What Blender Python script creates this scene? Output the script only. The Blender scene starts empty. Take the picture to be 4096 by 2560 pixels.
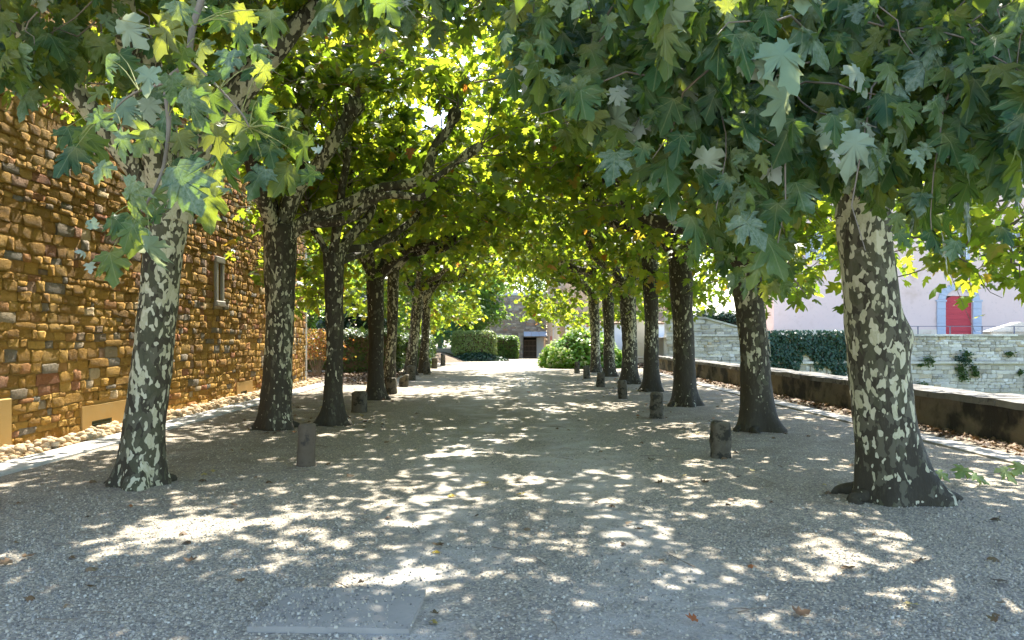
import bpy, bmesh, math, random
import numpy as np
from mathutils import Vector, Matrix, noise as mnoise

random.seed(7)
rng = np.random.default_rng(11)
scene = bpy.context.scene
COL = scene.collection

# ------------------------------------------------------------------ camera, sky, sun, exposure
EYE = 1.65
FOC = 28.0
cam_d = bpy.data.cameras.new('camera')
cam = bpy.data.objects.new('camera', cam_d)
COL.objects.link(cam)
cam.location = (0, 0, EYE)
cam.rotation_euler = (math.radians(90), 0, 0)
cam_d.lens = FOC
cam_d.sensor_width = 36.0
cam_d.shift_x = 0.0083
cam_d.shift_y = 0.0164
cam_d.clip_end = 2000
scene.camera = cam

SUN_EL = math.radians(54)
SUN_AZ = math.radians(4)          # from +Y towards +X
world = bpy.data.worlds.new('World')
scene.world = world
world.use_nodes = True
wn = world.node_tree
bg = wn.nodes['Background']
sky = wn.nodes.new('ShaderNodeTexSky')
sky.sky_type = 'NISHITA'
sky.sun_disc = False
sky.sun_elevation = SUN_EL
sky.sun_rotation = SUN_AZ
wn.links.new(sky.outputs[0], bg.inputs[0])
bg.inputs[1].default_value = 0.15

sun_d = bpy.data.lights.new('sun', 'SUN')
sun_d.energy = 4.6
sun_d.angle = math.radians(0.55)
sun_d.color = (1.0, 0.94, 0.84)
sun = bpy.data.objects.new('sun', sun_d)
COL.objects.link(sun)
sv = Vector((math.sin(SUN_AZ) * math.cos(SUN_EL), math.cos(SUN_AZ) * math.cos(SUN_EL), math.sin(SUN_EL)))
sun.rotation_euler = sv.to_track_quat('Z', 'Y').to_euler()
sun.location = (0, 30, 40)

vs = scene.view_settings
vs.view_transform = 'Standard'
vs.look = 'None'
vs.exposure = 2.25
vs.gamma = 1.0
cy = scene.cycles
cy.use_denoising = True
cy.max_bounces = 6
cy.adaptive_threshold = 0.02
cy.diffuse_bounces = 3
cy.glossy_bounces = 2
cy.transmission_bounces = 6
cy.transparent_max_bounces = 6
cy.caustics_reflective = False
cy.caustics_refractive = False

# ------------------------------------------------------------------ helpers
def P(xd, yd, Y):
    """a point that far down the alley, from measured sight lines of the survey photograph"""
    return np.array([(xd - 1190) * Y / 1880.0, Y, EYE - (yd - 795) * Y / 1880.0])

def proj(p):
    """sight line of a world point (survey units)"""
    p = np.asarray(p)
    return 1190 + p[..., 0] * 1880 / p[..., 1], 795 - (p[..., 2] - EYE) * 1880 / p[..., 1]

def tag(o, label=None, cat=None, group=None, kind=None):
    if label: o['label'] = label
    if cat: o['category'] = cat
    if group: o['group'] = group
    if kind: o['kind'] = kind
    return o

def empty(name, loc=(0, 0, 0), parent=None):
    o = bpy.data.objects.new(name, None)
    o.empty_display_size = 0.2
    COL.objects.link(o)
    o.location = loc
    if parent: o.parent = parent
    return o

def link(name, me, mat=None, parent=None, loc=(0, 0, 0)):
    o = bpy.data.objects.new(name, me)
    COL.objects.link(o)
    o.location = loc
    if mat and not me.materials: me.materials.append(mat)
    if parent: o.parent = parent
    return o

def mk_mesh(name, V, F, smooth=False):
    me = bpy.data.meshes.new(name)
    V = np.asarray(V, dtype=np.float32)
    if isinstance(F, np.ndarray) and F.ndim == 2:
        n, k = F.shape
        me.vertices.add(len(V)); me.vertices.foreach_set('co', V.ravel())
        me.loops.add(n * k); me.loops.foreach_set('vertex_index', F.astype(np.int32).ravel())
        me.polygons.add(n)
        me.polygons.foreach_set('loop_start', np.arange(0, n * k, k, dtype=np.int32))
        me.update(calc_edges=True)
    else:
        me.from_pydata([tuple(map(float, v)) for v in V], [], [tuple(map(int, f)) for f in F])
        me.update()
    if smooth:
        me.polygons.foreach_set('use_smooth', np.ones(len(me.polygons), dtype=bool))
    return me

class MB:
    """collects boxes and rings into one mesh"""
    def __init__(s): s.v = []; s.f = []
    def add(s, V, F):
        o = len(s.v); s.v += [tuple(p) for p in V]; s.f += [tuple(i + o for i in f) for f in F]; return s
    def box(s, x0, x1, y0, y1, z0, z1):
        V = [(x0,y0,z0),(x1,y0,z0),(x1,y1,z0),(x0,y1,z0),(x0,y0,z1),(x1,y0,z1),(x1,y1,z1),(x0,y1,z1)]
        F = [(0,3,2,1),(4,5,6,7),(0,1,5,4),(1,2,6,5),(2,3,7,6),(3,0,4,7)]
        return s.add(V, F)
    def build(s, name, mat, parent=None, loc=(0,0,0), smooth=False, bevel=0.0):
        me = mk_mesh(name, s.v, s.f, smooth)
        if bevel:
            bm = bmesh.new(); bm.from_mesh(me)
            bmesh.ops.bevel(bm, geom=list(bm.edges), offset=bevel, segments=1, affect='EDGES')
            bm.to_mesh(me); bm.free()
        return link(name, me, mat, parent, loc)

def nz(p, sc=1.0):
    return mnoise.noise(Vector(p) * sc)

def catmull(pts, n):
    pts = [np.asarray(p, float) for p in pts]
    P_ = [2 * pts[0] - pts[1]] + pts + [2 * pts[-1] - pts[-2]]
    out = []
    m = len(pts) - 1
    for i in range(n):
        t = i / (n - 1) * m
        k = min(int(t), m - 1); u = t - k
        a, b, c, d = P_[k], P_[k+1], P_[k+2], P_[k+3]
        out.append(0.5 * ((2*b) + (-a+c)*u + (2*a-5*b+4*c-d)*u*u + (-a+3*b-3*c+d)*u**3))
    return np.array(out)

def loft(path, rad, segs, rfun=None, cap=True):
    """rings along a path; rad per path point; rfun(i, theta, centre) multiplies the radius"""
    n = len(path)
    T = np.gradient(path, axis=0)
    T /= np.linalg.norm(T, axis=1)[:, None] + 1e-9
    ref = np.array([1.0, 0, 0]) if abs(T[0][0]) < 0.8 else np.array([0, 1.0, 0])
    V = []; F = []
    u = ref - T[0] * ref.dot(T[0]); u /= np.linalg.norm(u)
    for i in range(n):
        u = u - T[i] * u.dot(T[i]); u /= np.linalg.norm(u)
        w = np.cross(T[i], u)
        for j in range(segs):
            th = 2 * math.pi * j / segs
            r = rad[i] * (rfun(i, th, path[i]) if rfun else 1.0)
            V.append(path[i] + (u * math.cos(th) + w * math.sin(th)) * r)
    for i in range(n - 1):
        for j in range(segs):
            a = i * segs + j; b = i * segs + (j + 1) % segs
            F.append((a, b, b + segs, a + segs))
    if cap:
        V.append(path[-1] + T[-1] * rad[-1] * 0.35)
        k = len(V) - 1; base = (n - 1) * segs
        for j in range(segs):
            F.append((base + j, base + (j + 1) % segs, k))
    return V, F

# ------------------------------------------------------------------ materials
class NT:
    def __init__(s, name):
        s.m = bpy.data.materials.new(name); s.m.use_nodes = True
        s.t = s.m.node_tree; s.n = s.t.nodes; s.l = s.t.links
        s.out = s.n['Material Output']; s.b = s.n['Principled BSDF']
    def new(s, typ, **kw):
        nd = s.n.new(typ)
        for k, v in kw.items(): setattr(nd, k, v)
        return nd
    def put(s, sock, val):
        if isinstance(val, bpy.types.NodeSocket): s.l.new(val, sock)
        elif val is not None: sock.default_value = val
    def math(s, op, a, b=None, c=None, clamp=False):
        nd = s.new('ShaderNodeMath', operation=op); nd.use_clamp = clamp
        s.put(nd.inputs[0], a)
        if b is not None: s.put(nd.inputs[1], b)
        if c is not None: s.put(nd.inputs[2], c)
        return nd.outputs[0]
    def noise(s, vec, scale, detail=3, rough=0.5, dist=0.0, w=None):
        nd = s.new('ShaderNodeTexNoise')
        s.put(nd.inputs['Vector'], vec)
        nd.inputs['Scale'].default_value = scale; nd.inputs['Detail'].default_value = detail
        nd.inputs['Roughness'].default_value = rough; nd.inputs['Distortion'].default_value = dist
        return nd.outputs['Fac']
    def voro(s, vec, scale, feature='F1', rand=1.0):
        nd = s.new('ShaderNodeTexVoronoi', feature=feature)
        s.put(nd.inputs['Vector'], vec); nd.inputs['Scale'].default_value = scale
        nd.inputs['Randomness'].default_value = rand
        return nd
    def ramp(s, fac, stops, interp='LINEAR'):
        nd = s.new('ShaderNodeValToRGB'); cr = nd.color_ramp; cr.interpolation = interp
        while len(cr.elements) < len(stops): cr.elements.new(0.5)
        for e, (p, c) in zip(cr.elements, stops):
            e.position = p; e.color = (*c, 1) if len(c) == 3 else c
        s.put(nd.inputs[0], fac); return nd.outputs[0]
    def step(s, fac, lo, hi):
        nd = s.new('ShaderNodeMapRange'); nd.interpolation_type = 'SMOOTHSTEP'
        s.put(nd.inputs[0], fac); s.put(nd.inputs[1], lo); s.put(nd.inputs[2], hi)
        return nd.outputs[0]
    def mix(s, fac, a, b, mode='MIX'):
        nd = s.new('ShaderNodeMix', data_type='RGBA', blend_type=mode)
        s.put(nd.inputs[0], fac)
        s.put(nd.inputs[6], (*a, 1) if isinstance(a, tuple) else a)
        s.put(nd.inputs[7], (*b, 1) if isinstance(b, tuple) else b)
        return nd.outputs[2]
    def bump(s, h, strength=0.5, dist=0.01, normal=None):
        nd = s.new('ShaderNodeBump'); s.put(nd.inputs['Height'], h)
        nd.inputs['Strength'].default_value = strength; nd.inputs['Distance'].default_value = dist
        if normal is not None: s.l.new(normal, nd.inputs['Normal'])
        return nd.outputs[0]
    def coords(s, kind='Object'):
        return s.new('ShaderNodeTexCoord').outputs[kind]
    def pos(s): return s.new('ShaderNodeNewGeometry').outputs['Position']
    def rnd(s):
        a = s.new('ShaderNodeObjectInfo').outputs['Random']
        b = s.new('ShaderNodeNewGeometry').outputs['Random Per Island']
        return s.math('FRACT', s.math('ADD', a, b))
    def mapv(s, vec, scale=(1,1,1), loc=(0,0,0)):
        nd = s.new('ShaderNodeMapping'); s.put(nd.inputs[0], vec)
        nd.inputs['Scale'].default_value = scale; s.put(nd.inputs['Location'], loc)
        return nd.outputs[0]
    def fin(s, col=None, rough=0.8, normal=None, spec=0.3):
        if col is not None: s.put(s.b.inputs['Base Color'], (*col, 1) if isinstance(col, tuple) else col)
        s.put(s.b.inputs['Roughness'], rough)
        s.b.inputs['Specular IOR Level'].default_value = spec
        if normal is not None: s.l.new(normal, s.b.inputs['Normal'])
        return s.m

def leaf_mat(name, stops, tstops, tfac=0.45, veins=False, mildew=0.0, rough=0.45, spec=0.35):
    n = NT(name)
    r = n.rnd()
    col = n.ramp(r, stops); tr = n.ramp(r, tstops)
    p = n.pos()
    blot = n.noise(p, 14, 3, 0.6)
    col = n.mix(n.math('MULTIPLY', n.step(blot, 0.45, 0.75), 0.35), col, (0.11, 0.14, 0.05))
    nrm = None
    if veins:
        uv = n.coords('UV'); sp = n.new('ShaderNodeSeparateXYZ'); n.put(sp.inputs[0], uv)
        x = n.math('ABSOLUTE', sp.outputs[0]); y = sp.outputs[1]
        ds = []
        for deg in (0, 43, 84):
            a = math.radians(deg)
            d = n.math('ABSOLUTE', n.math('SUBTRACT', n.math('MULTIPLY', x, math.cos(a)), n.math('MULTIPLY', y, math.sin(a))))
            ds.append(d)
        m = n.math('MINIMUM', n.math('MINIMUM', ds[0], ds[1]), ds[2])
        rad = n.math('SQRT', n.math('ADD', n.math('MULTIPLY', x, x), n.math('MULTIPLY', y, y)))
        vm = n.math('SUBTRACT', 1.0, n.step(m, 0.004, 0.022))
        # side veins: herring-bone on the distance along the leaf
        sv_ = n.math('SINE', n.math('MULTIPLY', n.math('SUBTRACT', y, n.math('MULTIPLY', x, 0.9)), 62))
        vm2 = n.math('MULTIPLY', n.step(sv_, 0.86, 1.0), 0.25)
        vm = n.math('MAXIMUM', n.math('MULTIPLY', vm, 0.75), vm2)
        col = n.mix(vm, col, (0.15, 0.18, 0.08))
        pale = n.math('MULTIPLY', n.math('SUBTRACT', 1.0, n.step(rad, 0.1, 0.55)), n.step(n.noise(p, 5, 2), 0.45, 0.65))
        col = n.mix(n.math('MULTIPLY', pale, 0.5), col, (0.20, 0.19, 0.06))
        nrm = n.bump(vm, 0.5, 0.004)
    if mildew:
        r2 = n.math('FRACT', n.math('MULTIPLY', r, 7.31))
        speck = n.noise(p, 60, 4, 0.65)
        mm = n.math('MULTIPLY', n.step(n.math('ADD', n.noise(p, 9, 3, 0.6), n.math('MULTIPLY', n.math('POWER', r2, 2.5), 0.5)), 0.58, 0.95), n.step(speck, 0.2, 0.7))
        col = n.mix(n.math('MULTIPLY', mm, mildew), col, (0.30, 0.38, 0.28))
    m = n.fin(col, rough, nrm, spec)
    t = n.new('ShaderNodeBsdfTranslucent'); n.put(t.inputs[0], tr)
    if nrm is not None: n.l.new(nrm, t.inputs['Normal'])
    mx = n.new('ShaderNodeMixShader'); mx.inputs[0].default_value = tfac
    n.l.new(n.b.outputs[0], mx.inputs[1]); n.l.new(t.outputs[0], mx.inputs[2])
    n.l.new(mx.outputs[0], n.out.inputs[0])
    return m

GREEN = [(0.0, (0.032, 0.080, 0.030)), (0.45, (0.050, 0.110, 0.032)), (0.80, (0.085, 0.145, 0.035)), (0.95, (0.12, 0.16, 0.035)), (0.985, (0.26, 0.21, 0.04)), (1.0, (0.20, 0.08, 0.03))]
GREENT = [(0.0, (0.22, 0.34, 0.02)), (0.45, (0.34, 0.45, 0.025)), (0.80, (0.48, 0.54, 0.03)), (0.95, (0.46, 0.46, 0.03)), (0.985, (0.55, 0.40, 0.03)), (1.0, (0.45, 0.12, 0.03))]
M = {}
M['leaf'] = leaf_mat('plane_leaf', GREEN, GREENT, 0.56)
NEARC = [(0.0, (0.008, 0.045, 0.022)), (0.4, (0.016, 0.064, 0.026)), (0.75, (0.034, 0.088, 0.026)), (0.93, (0.070, 0.12, 0.032)), (1.0, (0.12, 0.13, 0.035))]
NEART = [(0.0, (0.15, 0.26, 0.02)), (0.5, (0.24, 0.36, 0.025)), (1.0, (0.42, 0.46, 0.03))]
M['leaf_near'] = leaf_mat('plane_leaf_near', NEARC, NEART, 0.38, veins=True, mildew=0.6, rough=0.45, spec=0.26)
M['leaf_pale'] = leaf_mat('mildew_highlight_leaf', [(0, (0.13, 0.21, 0.13)), (0.5, (0.22, 0.29, 0.20)), (1, (0.36, 0.38, 0.31))], [(0, (0.4, 0.45, 0.2)), (1, (0.5, 0.5, 0.3))], 0.3, rough=0.7)  # pale for mildewed and shrivelled leaves, and as painted highlight on near leaves
M['leaf_brown'] = leaf_mat('dry_leaf', [(0, (0.06, 0.035, 0.02)), (0.4, (0.11, 0.062, 0.03)), (0.75, (0.17, 0.10, 0.05)), (1, (0.24, 0.16, 0.09))], [(0, (0.12, 0.06, 0.02)), (1, (0.2, 0.11, 0.04))], 0.12, rough=0.7)
M['leaf_rust'] = leaf_mat('rust_leaf', [(0, (0.30, 0.09, 0.03)), (1, (0.42, 0.17, 0.06))], [(0, (0.4, 0.12, 0.03)), (1, (0.45, 0.2, 0.05))], 0.25, rough=0.7)
M['leaf_yellow'] = leaf_mat('yellow_leaf', [(0, (0.30, 0.24, 0.07)), (1, (0.42, 0.34, 0.13))], [(0, (0.5, 0.4, 0.05)), (1, (0.5, 0.4, 0.1))], 0.3, rough=0.65)
M['leaf_fresh'] = leaf_mat('fresh_leaf', [(0, (0.09, 0.18, 0.05)), (1, (0.16, 0.24, 0.08))], [(0, (0.3, 0.4, 0.03)), (1, (0.4, 0.45, 0.05))], 0.4, veins=True)
M['leaf_far'] = leaf_mat('garden_leaf', [(0, (0.045, 0.13, 0.035)), (0.6, (0.075, 0.17, 0.045)), (1, (0.11, 0.19, 0.05))], [(0, (0.20, 0.38, 0.05)), (0.6, (0.30, 0.46, 0.06)), (1, (0.40, 0.50, 0.07))], 0.5)
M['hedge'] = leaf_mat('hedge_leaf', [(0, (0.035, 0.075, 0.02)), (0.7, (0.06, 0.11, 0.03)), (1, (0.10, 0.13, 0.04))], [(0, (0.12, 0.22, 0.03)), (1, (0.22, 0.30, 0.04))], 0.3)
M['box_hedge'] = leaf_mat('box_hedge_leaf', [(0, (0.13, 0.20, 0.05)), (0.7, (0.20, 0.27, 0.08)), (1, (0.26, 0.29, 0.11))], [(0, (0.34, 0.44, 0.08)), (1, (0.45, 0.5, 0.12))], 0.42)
M['hedge_autumn'] = leaf_mat('autumn_hedge_leaf', [(0, (0.14, 0.13, 0.03)), (0.5, (0.24, 0.13, 0.03)), (1, (0.33, 0.12, 0.03))], [(0, (0.3, 0.28, 0.04)), (0.5, (0.45, 0.24, 0.04)), (1, (0.5, 0.16, 0.04))], 0.4)
M['ivy'] = leaf_mat('ivy_leaf', [(0, (0.018, 0.05, 0.03)), (1, (0.035, 0.075, 0.04))], [(0, (0.04, 0.1, 0.03)), (1, (0.08, 0.16, 0.04))], 0.15)
M['evergreen'] = leaf_mat('evergreen_leaf', [(0, (0.012, 0.035, 0.022)), (1, (0.03, 0.065, 0.035))], [(0, (0.02, 0.05, 0.02)), (1, (0.04, 0.09, 0.03))], 0.12)
M['hydrangea'] = leaf_mat('hydrangea_leaf', [(0, (0.09, 0.22, 0.025)), (1, (0.18, 0.32, 0.05))], [(0, (0.25, 0.45, 0.03)), (1, (0.4, 0.55, 0.05))], 0.45)
M['bloom'] = leaf_mat('hydrangea_bloom', [(0, (0.42, 0.50, 0.20)), (1, (0.62, 0.66, 0.38))], [(0, (0.5, 0.55, 0.2)), (1, (0.6, 0.62, 0.3))], 0.3, rough=0.7)

def bark_mat():
    n = NT('plane_bark')
    oi = n.new('ShaderNodeObjectInfo')
    off = n.math('MULTIPLY', oi.outputs['Random'], 37.0)
    cb = n.new('ShaderNodeCombineXYZ'); n.put(cb.inputs[0], off); n.put(cb.inputs[1], off)
    co = n.coords('Object')
    v = n.mapv(co, (1.15, 1.15, 0.66), cb.outputs[0])
    sh = n.new('ShaderNodeSeparateColor'); n.put(sh.inputs[0], oi.outputs['Color'])
    dens = n.math('SUBTRACT', n.math('MULTIPLY', sh.outputs[0], 0.3), 0.15)     # more or less flaking
    sx = n.new('ShaderNodeSeparateXYZ'); n.put(sx.inputs[0], co)
    basefade = n.math('MULTIPLY', n.math('SUBTRACT', 1.0, n.step(sx.outputs[2], 0.2, 1.4)), 0.09)
    big = n.noise(n.mapv(v, (1, 1, 0.5), (7, 3, 1)), 1.7, 1)
    bigs = n.math('MULTIPLY', n.math('SUBTRACT', big, 0.5), 0.45)
    def patch(loc, sc, thr, det=2.2, dist=0.2):
        f = n.noise(n.mapv(v, (1, 1, 1), loc), sc, det, 0.45, dist)
        f = n.math('ADD', n.math('ADD', f, dens), bigs)
        f = n.math('SUBTRACT', f, basefade)
        return n.step(f, thr - 0.008, thr + 0.008), f
    p1, f1 = patch((0, 0, 0), 11, 0.50)
    p2, f2 = patch((5.1, 2.2, 9.3), 9, 0.57)
    p3, f3 = patch((1.7, 8.2, 3.3), 16, 0.60, 0.8)
    fine = n.noise(v, 60, 4, 0.6)
    tone = n.noise(v, 3.0, 2)
    fiss = n.noise(n.mapv(co, (1, 1, 0.22)), 26, 5, 0.7)
    dark = n.mix(tone, (0.026, 0.021, 0.012), (0.062, 0.053, 0.032))
    dark = n.mix(n.math('MULTIPLY', n.step(fiss, 0.5, 0.68), 0.5), dark, (0.10, 0.088, 0.056))
    dark = n.mix(n.math('MULTIPLY', n.step(n.noise(v, 34, 4, 0.7), 0.55, 0.7), 0.55), dark, (0.030, 0.026, 0.018))
    dark = n.mix(n.math('MULTIPLY', fine, 0.5), dark, (0.045, 0.038, 0.026))
    grey = n.mix(tone, (0.10, 0.097, 0.062), (0.18, 0.168, 0.112))
    cream = n.mix(n.math('MULTIPLY', fine, 1.2), (0.28, 0.265, 0.155), (0.52, 0.49, 0.33))
    cream2 = n.mix(tone, (0.36, 0.34, 0.22), (0.62, 0.58, 0.42))
    c = n.mix(n.math('MULTIPLY', p1, 0.6), dark, grey)
    p4, f4 = patch((3.3, 1.2, 6.1), 7, 0.53, 2.5, 0.4)
    c = n.mix(n.math('MULTIPLY', p4, 0.75), c, n.mix(fine, (0.050, 0.052, 0.026), (0.105, 0.10, 0.058)))
    c = n.mix(p2, c, cream)
    c = n.mix(p3, c, cream2)
    h = n.math('ADD', n.math('MULTIPLY', p2, -0.6), n.math('MULTIPLY', p1, -0.5))
    h = n.math('ADD', h, n.math('MULTIPLY', p3, -0.5))
    h = n.math('ADD', h, n.math('MULTIPLY', fine, 0.35))
    rough_lo = n.math('MULTIPLY', n.noise(n.mapv(co, (1, 1, 0.25)), 22, 4, 0.7), n.math('SUBTRACT', 1.0, n.step(sx.outputs[2], 0.1, 0.8)))
    h = n.math('ADD', h, n.math('MULTIPLY', rough_lo, 2.6))
    h = n.math('ADD', h, n.math('MULTIPLY', fiss, 0.5))
    return n.fin(c, 0.75, n.bump(h, 0.6, 0.012), 0.25)
M['bark'] = bark_mat()

def simple_mat(name, c1, c2, scale=6, rough=0.85, bstr=0.4, bd=0.01, c3=None, thr=(0.55, 0.7), spec=0.25):
    n = NT(name); p = n.pos()
    c = n.mix(n.noise(p, scale, 5, 0.6), c1, c2)
    if c3 is not None:
        c = n.mix(n.step(n.noise(p, scale * 0.45, 4, 0.65), *thr), c, c3)
    f = n.noise(p, scale * 7, 5, 0.65)
    c = n.mix(n.math('MULTIPLY', n.step(f, 0.55, 0.8), 0.4), c, tuple(x * 0.55 for x in c1))
    return n.fin(c, rough, n.bump(f, bstr, bd), spec)
M['twig'] = simple_mat('twig_bark', (0.14, 0.11, 0.08), (0.24, 0.20, 0.15), 15)
M['petiole'] = simple_mat('petiole', (0.20, 0.24, 0.07), (0.30, 0.28, 0.10), 15)
M['carve'] = simple_mat('cut_bark', (0.45, 0.42, 0.34), (0.55, 0.52, 0.42), 20)
M['bollard'] = simple_mat('lichened_stone', (0.07, 0.06, 0.042), (0.20, 0.175, 0.12), 14, 0.9, 1.0, 0.02, (0.045, 0.042, 0.03), (0.48, 0.6))
M['bollard_sunlit'] = simple_mat('sunlit_bollard_stone', (0.36, 0.30, 0.20), (0.48, 0.41, 0.29), 9, 0.9, 0.6, 0.012, (0.15, 0.13, 0.09))  # lighter copy of the post stone, sunlight put into the colour
M['wood'] = simple_mat('weathered_wood', (0.085, 0.066, 0.043), (0.155, 0.122, 0.085), 12, 0.85, 0.6, 0.008, (0.06, 0.05, 0.04))
M['concrete'] = simple_mat('concrete', (0.40, 0.39, 0.36), (0.50, 0.49, 0.45), 4, 0.85, 0.3, 0.004, (0.33, 0.31, 0.27))
M['slab'] = simple_mat('slab_concrete', (0.25, 0.235, 0.205), (0.36, 0.335, 0.29), 5, 0.85, 0.3, 0.004, (0.34, 0.32, 0.28))
M['mortar'] = simple_mat('sand_mortar', (0.28, 0.165, 0.042), (0.37, 0.225, 0.065), 7, 0.95, 0.8, 0.02, (0.22, 0.15, 0.07))
M['plaster'] = simple_mat('ochre_plaster', (0.38, 0.23, 0.07), (0.46, 0.29, 0.10), 5, 0.9, 0.3, 0.005, (0.40, 0.27, 0.11))
M['greystone'] = simple_mat('grey_cut_stone', (0.27, 0.24, 0.19), (0.40, 0.36, 0.29), 8, 0.85, 0.4, 0.006)
M['mortar_w'] = simple_mat('lime_mortar', (0.34, 0.31, 0.26), (0.50, 0.47, 0.41), 4, 0.95, 0.6, 0.02, (0.20, 0.19, 0.16))
M['parapet'] = simple_mat('mossy_stone', (0.10, 0.08, 0.05), (0.17, 0.14, 0.09), 2.2, 0.95, 0.9, 0.02, (0.03, 0.027, 0.02), (0.45, 0.62))
M['coping'] = simple_mat('lichen_coping', (0.085, 0.08, 0.068), (0.22, 0.205, 0.175), 6, 0.9, 0.8, 0.015, (0.06, 0.055, 0.05), (0.5, 0.62))
M['metal_green'] = simple_mat('green_metal', (0.03, 0.16, 0.10), (0.05, 0.22, 0.14), 8, 0.5, 0.1, 0.002)
M['grille'] = simple_mat('dark_green_grille', (0.05, 0.08, 0.05), (0.09, 0.12, 0.07), 8, 0.6, 0.2, 0.002)
M['rail'] = simple_mat('blue_grey_rail', (0.06, 0.07, 0.10), (0.09, 0.10, 0.14), 8, 0.5, 0.1, 0.002)
M['dark'] = simple_mat('dark_void', (0.012, 0.012, 0.010), (0.02, 0.02, 0.016), 8, 1.0, 0.1, 0.002)
M['pink'] = simple_mat('pink_render', (0.62, 0.46, 0.40), (0.70, 0.53, 0.46), 0.8, 0.9, 0.15, 0.004, (0.56, 0.40, 0.32))
M['red'] = simple_mat('red_paint', (0.42, 0.04, 0.05), (0.48, 0.06, 0.07), 4, 0.6, 0.15, 0.003)
M['bluestone'] = simple_mat('blue_grey_stone', (0.34, 0.38, 0.44), (0.44, 0.47, 0.52), 5, 0.85, 0.3, 0.005)
M['white'] = simple_mat('white_paint', (0.66, 0.67, 0.68), (0.74, 0.74, 0.74), 5, 0.6, 0.1, 0.002)
M['cream_wall'] = simple_mat('cream_render', (0.58, 0.48, 0.36), (0.68, 0.58, 0.46), 1.5, 0.9, 0.2, 0.004, (0.50, 0.36, 0.25))
M['orange_wall'] = simple_mat('orange_render', (0.52, 0.32, 0.19), (0.60, 0.42, 0.28), 1.5, 0.9, 0.2, 0.004, (0.62, 0.50, 0.38))
M['tile'] = simple_mat('clay_tile', (0.24, 0.15, 0.09), (0.34, 0.23, 0.15), 5, 0.85, 0.3, 0.005)
M['door_brown'] = simple_mat('brown_wood', (0.13, 0.085, 0.06), (0.19, 0.13, 0.09), 6, 0.8, 0.3, 0.004)
M['awning'] = simple_mat('pale_blue_sheet', (0.50, 0.56, 0.66), (0.58, 0.64, 0.72), 3, 0.5, 0.1, 0.002)
M['soil'] = simple_mat('leafy_soil', (0.10, 0.075, 0.05), (0.18, 0.13, 0.085), 5, 0.95, 0.8, 0.02)
M['glass'] = simple_mat('window_glass', (0.05, 0.06, 0.08), (0.09, 0.10, 0.13), 2, 0.1, 0.0, 0.001, spec=0.6)
M['grass'] = simple_mat('moat_grass', (0.07, 0.11, 0.03), (0.16, 0.17, 0.07), 2, 0.95, 0.8, 0.03)

def stone_mat(name, stops, dirt, zfade=None):
    n = NT(name); p = n.pos(); r = n.rnd()
    c = n.ramp(r, stops)
    r2 = n.math('FRACT', n.math('MULTIPLY', r, 13.7))
    c = n.mix(0.6, c, n.ramp(r2, [(0, (0.66, 0.66, 0.66)), (1, (1.2, 1.2, 1.2))]), 'MULTIPLY')
    g = n.noise(p, 11, 5, 0.65); f = n.noise(p, 55, 4, 0.65); b = n.noise(p, 0.9, 3, 0.6)
    c = n.mix(n.math('MULTIPLY', n.step(g, 0.5, 0.72), 0.4), c, dirt)
    c = n.mix(n.math('MULTIPLY', n.step(b, 0.48, 0.68), 0.3), c, tuple(x * 0.6 for x in dirt))
    c = n.mix(n.math('MULTIPLY', n.step(f, 0.6, 0.8), 0.45), c, tuple(x * 0.5 for x in dirt))
    h = n.math('ADD', n.math('MULTIPLY', g, 1.2), n.math('MULTIPLY', f, 0.7))
    return n.fin(c, 0.92, n.bump(h, 1.0, 0.035), 0.2)
M['honey'] = stone_mat('honey_stone', [(0, (0.25, 0.128, 0.024)), (0.35, (0.35, 0.190, 0.034)), (0.70, (0.42, 0.245, 0.055)), (0.84, (0.30, 0.12, 0.05)), (0.89, (0.24, 0.18, 0.11)), (0.95, (0.19, 0.165, 0.125)), (1.0, (0.52, 0.38, 0.20))], (0.20, 0.125, 0.045))
M['whitestone'] = stone_mat('pale_rubble_stone', [(0, (0.42, 0.38, 0.31)), (0.5, (0.56, 0.53, 0.47)), (0.85, (0.66, 0.63, 0.58)), (1, (0.50, 0.40, 0.26))], (0.26, 0.24, 0.21))
M['farstone'] = stone_mat('brown_rubble_stone', [(0, (0.38, 0.31, 0.25)), (0.5, (0.50, 0.42, 0.34)), (0.85, (0.60, 0.52, 0.43)), (1, (0.54, 0.36, 0.26))], (0.30, 0.26, 0.22))
M['pebble'] = stone_mat('wall_pebble', [(0, (0.46, 0.32, 0.17)), (0.5, (0.56, 0.42, 0.25)), (1, (0.66, 0.54, 0.38))], (0.36, 0.27, 0.16))

GRAV = [(a, (r_, g_ * 0.97, b_ * 0.87)) for a, (r_, g_, b_) in [(0, (0.11, 0.105, 0.10)), (0.2, (0.22, 0.21, 0.20)), (0.45, (0.34, 0.32, 0.285)), (0.7, (0.44, 0.405, 0.345)), (0.9, (0.50, 0.445, 0.35)), (1.0, (0.62, 0.60, 0.55))]]
def gravel_stone_mat():
    n = NT('gravel_stone'); r = n.rnd(); c = n.ramp(r, GRAV)
    f = n.noise(n.pos(), 120, 3, 0.6)
    c = n.mix(n.math('MULTIPLY', f, 0.4), c, (0.26, 0.23, 0.18))
    return n.fin(c, 0.85, None, 0.3)
M['gravel'] = gravel_stone_mat()

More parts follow.
